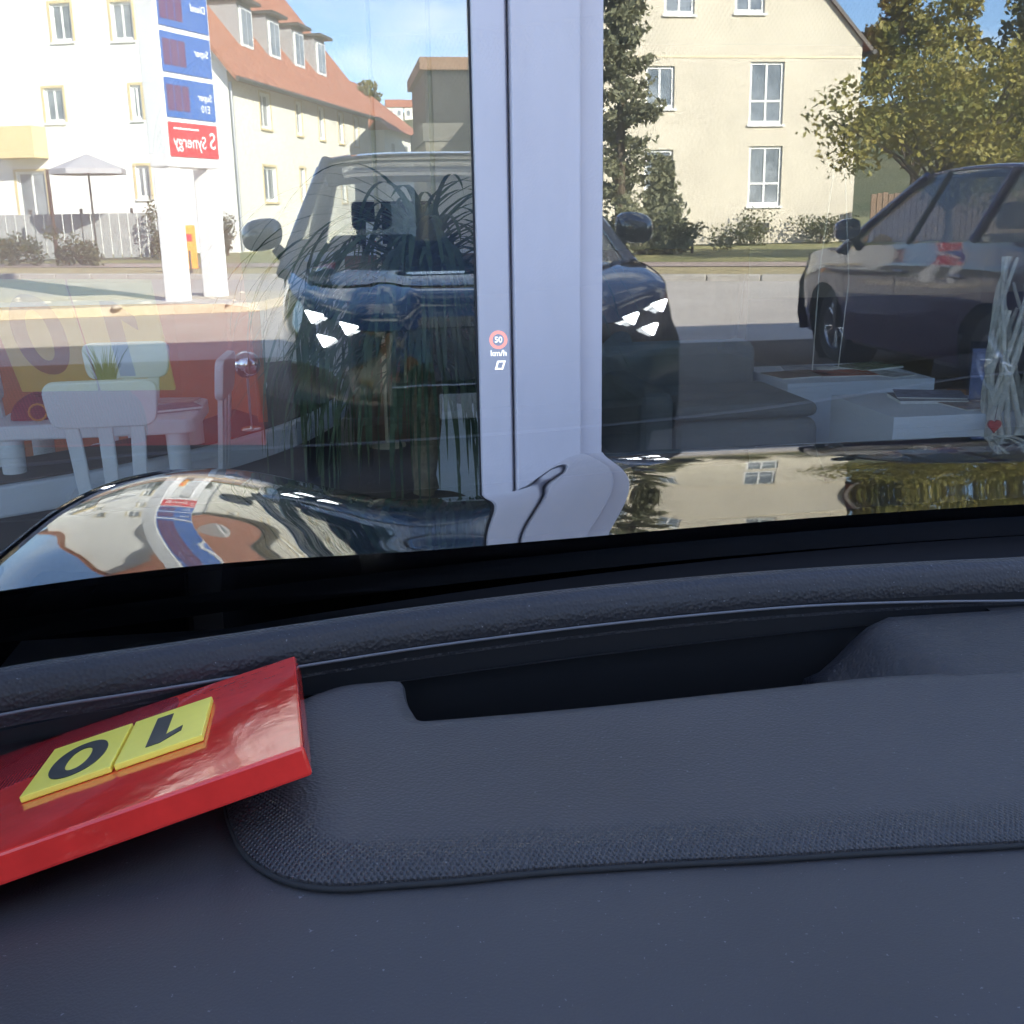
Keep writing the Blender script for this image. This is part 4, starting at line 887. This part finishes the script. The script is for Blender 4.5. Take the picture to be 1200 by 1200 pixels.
# dark glazed hall
H4 = thing('glazed_hall', 'dark glazed hall with flat brown roof edge, mirrored just left of mullion', 'building', (3.75, -41.5, 0))
MB().b2((0.05, -8, 5.0), (9.95, -.1, 7.0)).build('hall_body', mat('hall_dark', (.02, .018, .017), .6), H4); MB().b2((-.15, -8.2, 7.02), (10.1, .25, 7.5)).build('roof_edge', mat('roof_brown', (.22, .13, .08), .8), H4); MB().b2((0, -8, .1), (10, -.0, 4.25)).build('plinth_wall', mat('hall_plinth', (.16, .15, .12), .9), H4); MB().b2((-.1, -8, 4.26), (10.05, .05, 4.98)).build('base_band', mat('hall_band', (.12, .115, .10), .8), H4)
for i in range(9): 
    MB().b2((i * 1.11 + .10, -.08, 5.05), (i * 1.11 + 1.12, -.06, 6.98)).build('glass_panel', mat('hall_glass', (.015, .013, .012), .35), H4)
MB().b2((2.0, .1, 4.55), (6.0, .16, 4.8)).build('sign_band', mat('sign_yellow', (.7, .62, .3), .6), H4)

# ------------------------------------------------------------------ price pylon
plen = 1.17; pa = Vector((.496, -.868))
py_ = thing('price_pylon', 'white two-legged fuel price pylon with blue panels and red lowest panel, on the kerbed island', 'sign', (-2.28, -9.97, 0), math.atan2(pa.y, pa.x))
# local x runs along the sign face, local +y is the face normal
M_pw = mat('pylon_white', (.80, .80, .80), .45); M_blue = mat('pylon_blue', (.03, .12, .42), .35, var=.06, vscale=3); M_pred = mat('pylon_red', (.60, .03, .04), .35); M_led = mat('led_window', (.12, .03, .12), .3)
for x in (.0, plen - .26):
    MB().prism([(p.x, p.y) for p in rounded([(x, -.31), (x + .26, -.31), (x + .26, -.02), (x, -.02)], [.03] * 4, 4)], 0, 1.97).build('leg', M_pw, py_)
MB().b2((-.015, -.33, 1.98), (plen + .015, 0, 6.4)).build('sign_box', M_pw, py_, bevel=.02)
def face_panel(z0, z1, m, name):
    return MB().b2((.03, .002, z0), (plen - .03, .016, z1)).build(name, m, py_, bevel=.003)
cx = plen / 2
def TMx(x, z, s=1): return Matrix.Translation((x, .0175, z)) @ Matrix.Rotation(math.pi, 4, 'Z') @ Matrix.Rotation(R(90), 4, 'X')
rpn = face_panel(2.12, 2.58, M_pred, 'red_panel')
text_mesh('word', 'Synergy', .24, M_pw, rpn, TMx(cx - .10, 2.32), depth=.001, bold=.003); MB().b2((cx - .45, .0165, 2.485), (cx + .12, .018, 2.51)).build('small_line', M_pw, rpn)
text_mesh('emblem', 'S', .32, M_pw, rpn, TMx(cx + .43, 2.35), depth=.001, bold=.004)
for i, (z0, z1, words) in enumerate(((2.64, 3.16, ('Super', 'E10')), (3.23, 3.75, ('Super',)), (3.82, 4.34, ('Diesel',)))):
    bpn = face_panel(z0, z1, M_blue, 'blue_panel')
    for k, wd in enumerate(words): text_mesh('word', wd, .14, M_pw, bpn, TMx(cx + .33, (z0 + z1) / 2 + .05 - k * .16), depth=.001, bold=.002)
    for k in range(3): MB().b2((.06 + k * .17, .0165, z0 + .09), (.21 + k * .17, .018, z1 - .09)).build('digit_window', M_led, bpn)
tp = face_panel(4.41, 6.2, M_blue, 'blue_panel')
m = MB(); n_ = 24; vs = []
for r_ in (.28, .33): vs += [(cx + r_ * 1.25 * math.cos(math.pi * 2 * i / n_), .0175, 4.80 + r_ * math.sin(math.pi * 2 * i / n_)) for i in range(n_)]
m.add(vs, [(i, (i + 1) % n_, (i + 1) % n_ + n_, i + n_) for i in range(n_)]); m.build('oval', M_pw, tp)
# kerbed island with stones under it
isl = tag(bpy.data.objects.new('kerbed_island', None), kind='structure'); COL.objects.link(isl)
MB().prism([(-8.0, -11.9), (-.9, -11.9), (-.7, -11.0), (-1.2, -9.4), (-8.0, -8.9)], .004, .13).build('island_bed', mat('island_gravel', (.50, .43, .32), .95, col2=(.62, .54, .42), vscale=5, bump=.7, bscale=25), isl)
rnd = random.Random(2); st0 = MB(); st0.lathe([(.001, -.05), (.09, -.03), (.12, .02), (.08, .07), (.001, .085)], n=7); s0 = st0.build('stone', mat('pale_stone', (.55, .49, .40), .9, var=.2, vscale=6), isl)
for i in range(30):
    o = s0 if i == 0 else s0.copy()
    if i: COL.objects.link(o)
    o.location = (rnd.uniform(-7.6, -1.3), rnd.uniform(-11.6, -9.2), .12); sc_ = rnd.uniform(.3, .65); o.scale = (sc_ * rnd.uniform(.8, 1.4), sc_, sc_ * .8); o.rotation_euler = (rnd.uniform(-.3, .3), rnd.uniform(-.3, .3), rnd.uniform(0, 6))
# orange banner sign beyond the pylon
os_ = thing('orange_sign', 'small orange board on a post seen between the legs of the pylon', 'sign', (-3.35, -19.6, .1)); MB().tube([(0, 0, 0), (0, 0, .5)], .03, 8).build('post', M_dkmetal, os_); MB().b2((-.16, -.02, .1), (.16, .02, 1.05)).build('board', mat('board_orange', (.80, .33, .03), .6), os_, bevel=.01); MB().b2((-.08, .021, .7), (.08, .024, .86)).build('red_mark', M_pred, os_)
# parasol, thin post, terrace screens by the white house
pr = thing('grey_parasol', 'open pale grey parasol in front of the white house gable', 'parasol', (-6.95, -27.5, .2))
M_can = mat('canvas_grey', (.42, .42, .44), .9)
n_ = 8; top = [(0, 0, 2.92)]; rim_ = [(1.05 * math.cos(R(45 * i + 22)), 1.05 * math.sin(R(45 * i + 22)), 2.5) for i in range(n_)]; val = [(p[0] * 1.0, p[1] * 1.0, 2.36) for p in rim_]
m = MB(); m.add(top + rim_ + val, [(0, 1 + i, 1 + (i + 1) % n_) for i in range(n_)] + [(1 + i, 9 + i, 9 + (i + 1) % n_, 1 + (i + 1) % n_) for i in range(n_)]); m.build('canopy', M_can, pr); MB().tube([(0, 0, 0), (0, 0, 2.9)], .03, 8).build('pole', M_dkmetal, pr)
tpz = thing('thin_post', 'thin dark brown post standing left of the grey parasol', 'post', (-7.85, -26.6, .15)); MB().tube([(0, 0, 0), (0, 0, 2.5)], [.06, .045], 8).build('shaft', mat('post_brown', (.06, .03, .02), .8), tpz); MB().lathe([(.001, .03), (.06, .02), (.06, 0)], (0, 0, 2.5), 10).build('cap', M_dkmetal, tpz)
M_scr = mat('screen_grey', (.27, .28, .28), .8, var=.08, vscale=3)
ts = thing('terrace_screen', 'grey slatted terrace screen at the foot of the white house gable', 'fence', (-10.6, -29.2, .15))
for i in range(22): MB().b2((i * .27, -.03, .05), (i * .27 + .235, .03, 1.35)).build('slat', M_scr, ts)
for i in range(5): MB().b2((i * 1.46, -.09, 0), (i * 1.46 + .08, -.035, 1.5)).build('post', M_dkmetal, ts)
fn_ = thing('brown_fence', 'brown timber fence right of the cream house below the autumn tree', 'fence', (17.2, -28.5, .2))
for i in range(40): MB().b2((i * .2, -.02, 0), (i * .2 + .17, .02, 1.5 + .03 * (i % 3))).build('plank', M_wood, fn_)
for z in (.35, 1.2): MB().b2((0, -.06, z), (8, -.022, z + .08)).build('rail', M_wood, fn_)

# ------------------------------------------------------------------ trees and shrubs
def leaves(m, c, r, n_, size, rnd, flat=1.0):
    for _ in range(n_):
        d_ = Vector((rnd.gauss(0, 1), rnd.gauss(0, 1), rnd.gauss(0, 1))).normalized() * (rnd.random() ** .45)
        p = Vector((c[0] + d_.x * r[0], c[1] + d_.y * r[1], c[2] + d_.z * r[2])); a = Vector((rnd.gauss(0, 1), rnd.gauss(0, 1), rnd.gauss(0, 1) * flat)).normalized(); b = a.orthogonal().normalized(); s_ = size * rnd.uniform(.6, 1.4)
        b = Matrix.Rotation(rnd.uniform(0, 6.28), 3, a) @ b; e = a.cross(b)
        m.add([p - b * s_, p + e * s_ * .55, p + b * s_, p - e * s_ * .55], [(0, 1, 2, 3)])
M_bark = mat('bark', (.10, .075, .05), .95, var=.3, vscale=12, bump=.7, bscale=30)
M_aut = leaf_mat('autumn_leaf', (.13, .15, .035), (.38, .31, .08), 1.1); M_aut2 = leaf_mat('autumn_dark', (.09, .105, .03), (.27, .21, .05), 1.0); M_con = leaf_mat('conifer_leaf', (.13, .14, .08), (.28, .27, .16), 1.4); M_hed = leaf_mat('hedge_leaf', (.05, .065, .018), (.13, .12, .04), 1.5)
def tree(name, label, loc, h, cr, trunk_h, lm, seed, n_cl=60, per=150, size=.10, ell=(1, 1, .8)):
    t = thing(name, label, 'tree', loc); rnd = random.Random(seed); cz = trunk_h + (h - trunk_h) * .52
    tr_ = MB(); tr_.tube([(0, 0, 0), (.05, .02, trunk_h * .5), (0, .05, trunk_h), (.1, 0, cz + .3)], [.16 * h / 6, .12 * h / 6, .09 * h / 6, .04], 10); cr_ = MB(); cl = []
    for i in range(n_cl):
        d_ = Vector((rnd.gauss(0, 1), rnd.gauss(0, 1), rnd.gauss(0, 1))).normalized(); k = rnd.uniform(.45, 1.0); p = Vector((d_.x * cr * k * ell[0], d_.y * cr * k * ell[1], cz + d_.z * (h - trunk_h) * .5 * k)); cl.append(p); q = cr * rnd.uniform(.16, .30); leaves(cr_, p, (q, q, q * .75), per, size, rnd)
    for p in cl[::4]: tr_.tube([(0, .03, trunk_h * .9), Vector((p.x * .5, p.y * .5, (p.z + trunk_h) / 2 + .2)), p], [.05, .03, .012], 6)
    tr_.build('trunk', M_bark, t); cr_.build('crown', lm, t); return t
tree('autumn_tree', 'broad yellowing autumn tree right of the cream house, nearest the street', (13.9, -17.9, .1), 4.6, 3.1, 1.2, M_aut, 4, 95, 110, .075, (1, .8, .9))
tree('autumn_tree', 'taller yellow leaved tree rising behind the broad one at the right', (20.2, -31.5, .15), 8.9, 2.5, 2.2, M_aut, 9, 80, 130, .11)
tree('autumn_tree', 'dark green tree crown at the far right behind the plum car', (24.4, -30.5, .15), 9.2, 2.7, 1.6, M_aut2, 12, 80, 130, .11)
tree('garden_tree', 'small round tree far behind the end of the white house', (1.9, -58, .2), 8.0, 2.2, 2.0, M_aut2, 15, 30, 90, .16)
def conifer(label, loc, h, r_, seed):
    t = thing('conifer', label, 'tree', loc); rnd = random.Random(seed); MB().tube([(0, 0, 0), (0, 0, h * .95)], [.16, .03], 8).build('trunk', M_bark, t); m = MB()
    for i in range(150):
        z = h * (.03 + .95 * (i / 150)); rr = r_ * (1 - (i / 150) ** 1.25) * rnd.uniform(.55, 1.1); a = rnd.uniform(0, 6.28); n_ = 70
        for k in range(n_):
            q = rnd.random() ** .7; p = (math.cos(a) * rr * q + rnd.gauss(0, .10), math.sin(a) * rr * q + rnd.gauss(0, .10), z - .25 * rr * q + .30 * q * q + rnd.gauss(0, .06)); leaves(m, p, (.02, .02, .02), 1, .085, rnd)
    m.build('crown', M_con, t); return t
conifer('tall grey green conifer in front of the cream house, right of mullion', (7.25, -22.3, .12), 8.6, 1.75, 21)
conifer('small slim conifer right beside the tall one before the cream house', (8.75, -23.6, .12), 2.3, .7, 22)
def shrub(name, label, loc, r_, seed, n_=1400, m_=None, size=.05):
    t = thing(name, label, 'shrub', loc); rnd = random.Random(seed); m = MB()
    for i in range(14): d_ = Vector((rnd.gauss(0, .5), rnd.gauss(0, .5), abs(rnd.gauss(.4, .35)))); leaves(m, (d_.x * r_[0], d_.y * r_[1], .1 + d_.z * r_[2]), (r_[0] * .45, r_[1] * .45, r_[2] * .4), n_ // 14, size, rnd)
    m.build('foliage', m_ or M_hed, t); MB().tube([(0, 0, 0), (0, 0, r_[2] * .7)], .04, 6).build('stem', M_bark, t); return t
shrub('garden_shrub', 'grey green shrub below the tall windows of the cream house', (13.2, -28.6, .2), (1.2, .6, 1.0), 31)
shrub('garden_shrub', 'loose bush at the right foot of the cream house', (15.6, -28.6, .2), (1.3, .6, .8), 32)
shrub('garden_shrub', 'dark bush at the foot of the conifers', (9.6, -23.5, .15), (.8, .6, .6), 33)
shrub('garden_shrub', 'clipped olive shrub left of the pylon by the terrace', (-5.35, -28.3, .15), (.35, .35, 1.2), 34, 900)
shrub('garden_shrub', 'narrow yellow green shrub at the corner of the white house', (-3.55, -30.5, .15), (.3, .3, 1.2), 35, 900)
shrub('garden_shrub', 'yellow green leaning bush below the grey parasol', (-7.0, -25.5, .15), (.7, .5, .6), 36)
shrub('garden_shrub', 'low hedge plant at the left end of the terrace', (-9.0, -26.5, .15), (.8, .5, .6), 37)
# far hill
hb = MB(); hb.grid(lambda u, v: Vector((-500 + u * 1000, -150 - v * 500, -2 + 36 * ss(0, .45, v) + 9 * noise.noise(Vector((u * 9, v * 5, 1))) * ss(0, .3, v))), 80, 40)
tag(hb.build('hill', mat('hill_green', (.06, .075, .025), 1.0, col2=(.14, .13, .06), vscale=.05)), kind='structure')
M_far = mat('far_wall', (.7, .67, .6), .9)
for i, (x, y, z) in enumerate(((15.5, -290, 25.5), (20.5, -296, 26.0), (25.5, -300, 25.2), (33, -298, 26))):
    fh = thing('distant_house', ['leftmost distant white house with red roof on the hill', 'second distant house from the left on the hill', 'third distant house from the left on the hill', 'rightmost distant house on the hill'][i], 'house', (x, y, z), .1 * i, 'distant houses on the hill')
    MB().b2((-2, -3, -2), (2, 3, 2.4)).build('wall', M_far, fh); b = MB(); b.add([(-2.3, 3.3, 2.3), (2.3, 3.3, 2.3), (2.3, 0, 4.4), (-2.3, 0, 4.4), (2.3, -3.3, 2.3), (-2.3, -3.3, 2.3)], [(0, 1, 2, 3), (3, 2, 4, 5), (0, 3, 5), (1, 4, 2)]); b.build('roof', M_tile, fh)
    for k in (-1, 1): MB().b2((k * 1.0 - .4, 3.01, .3), (k * 1.0 + .4, 3.05, 1.5)).build('window', M_pane, fh)
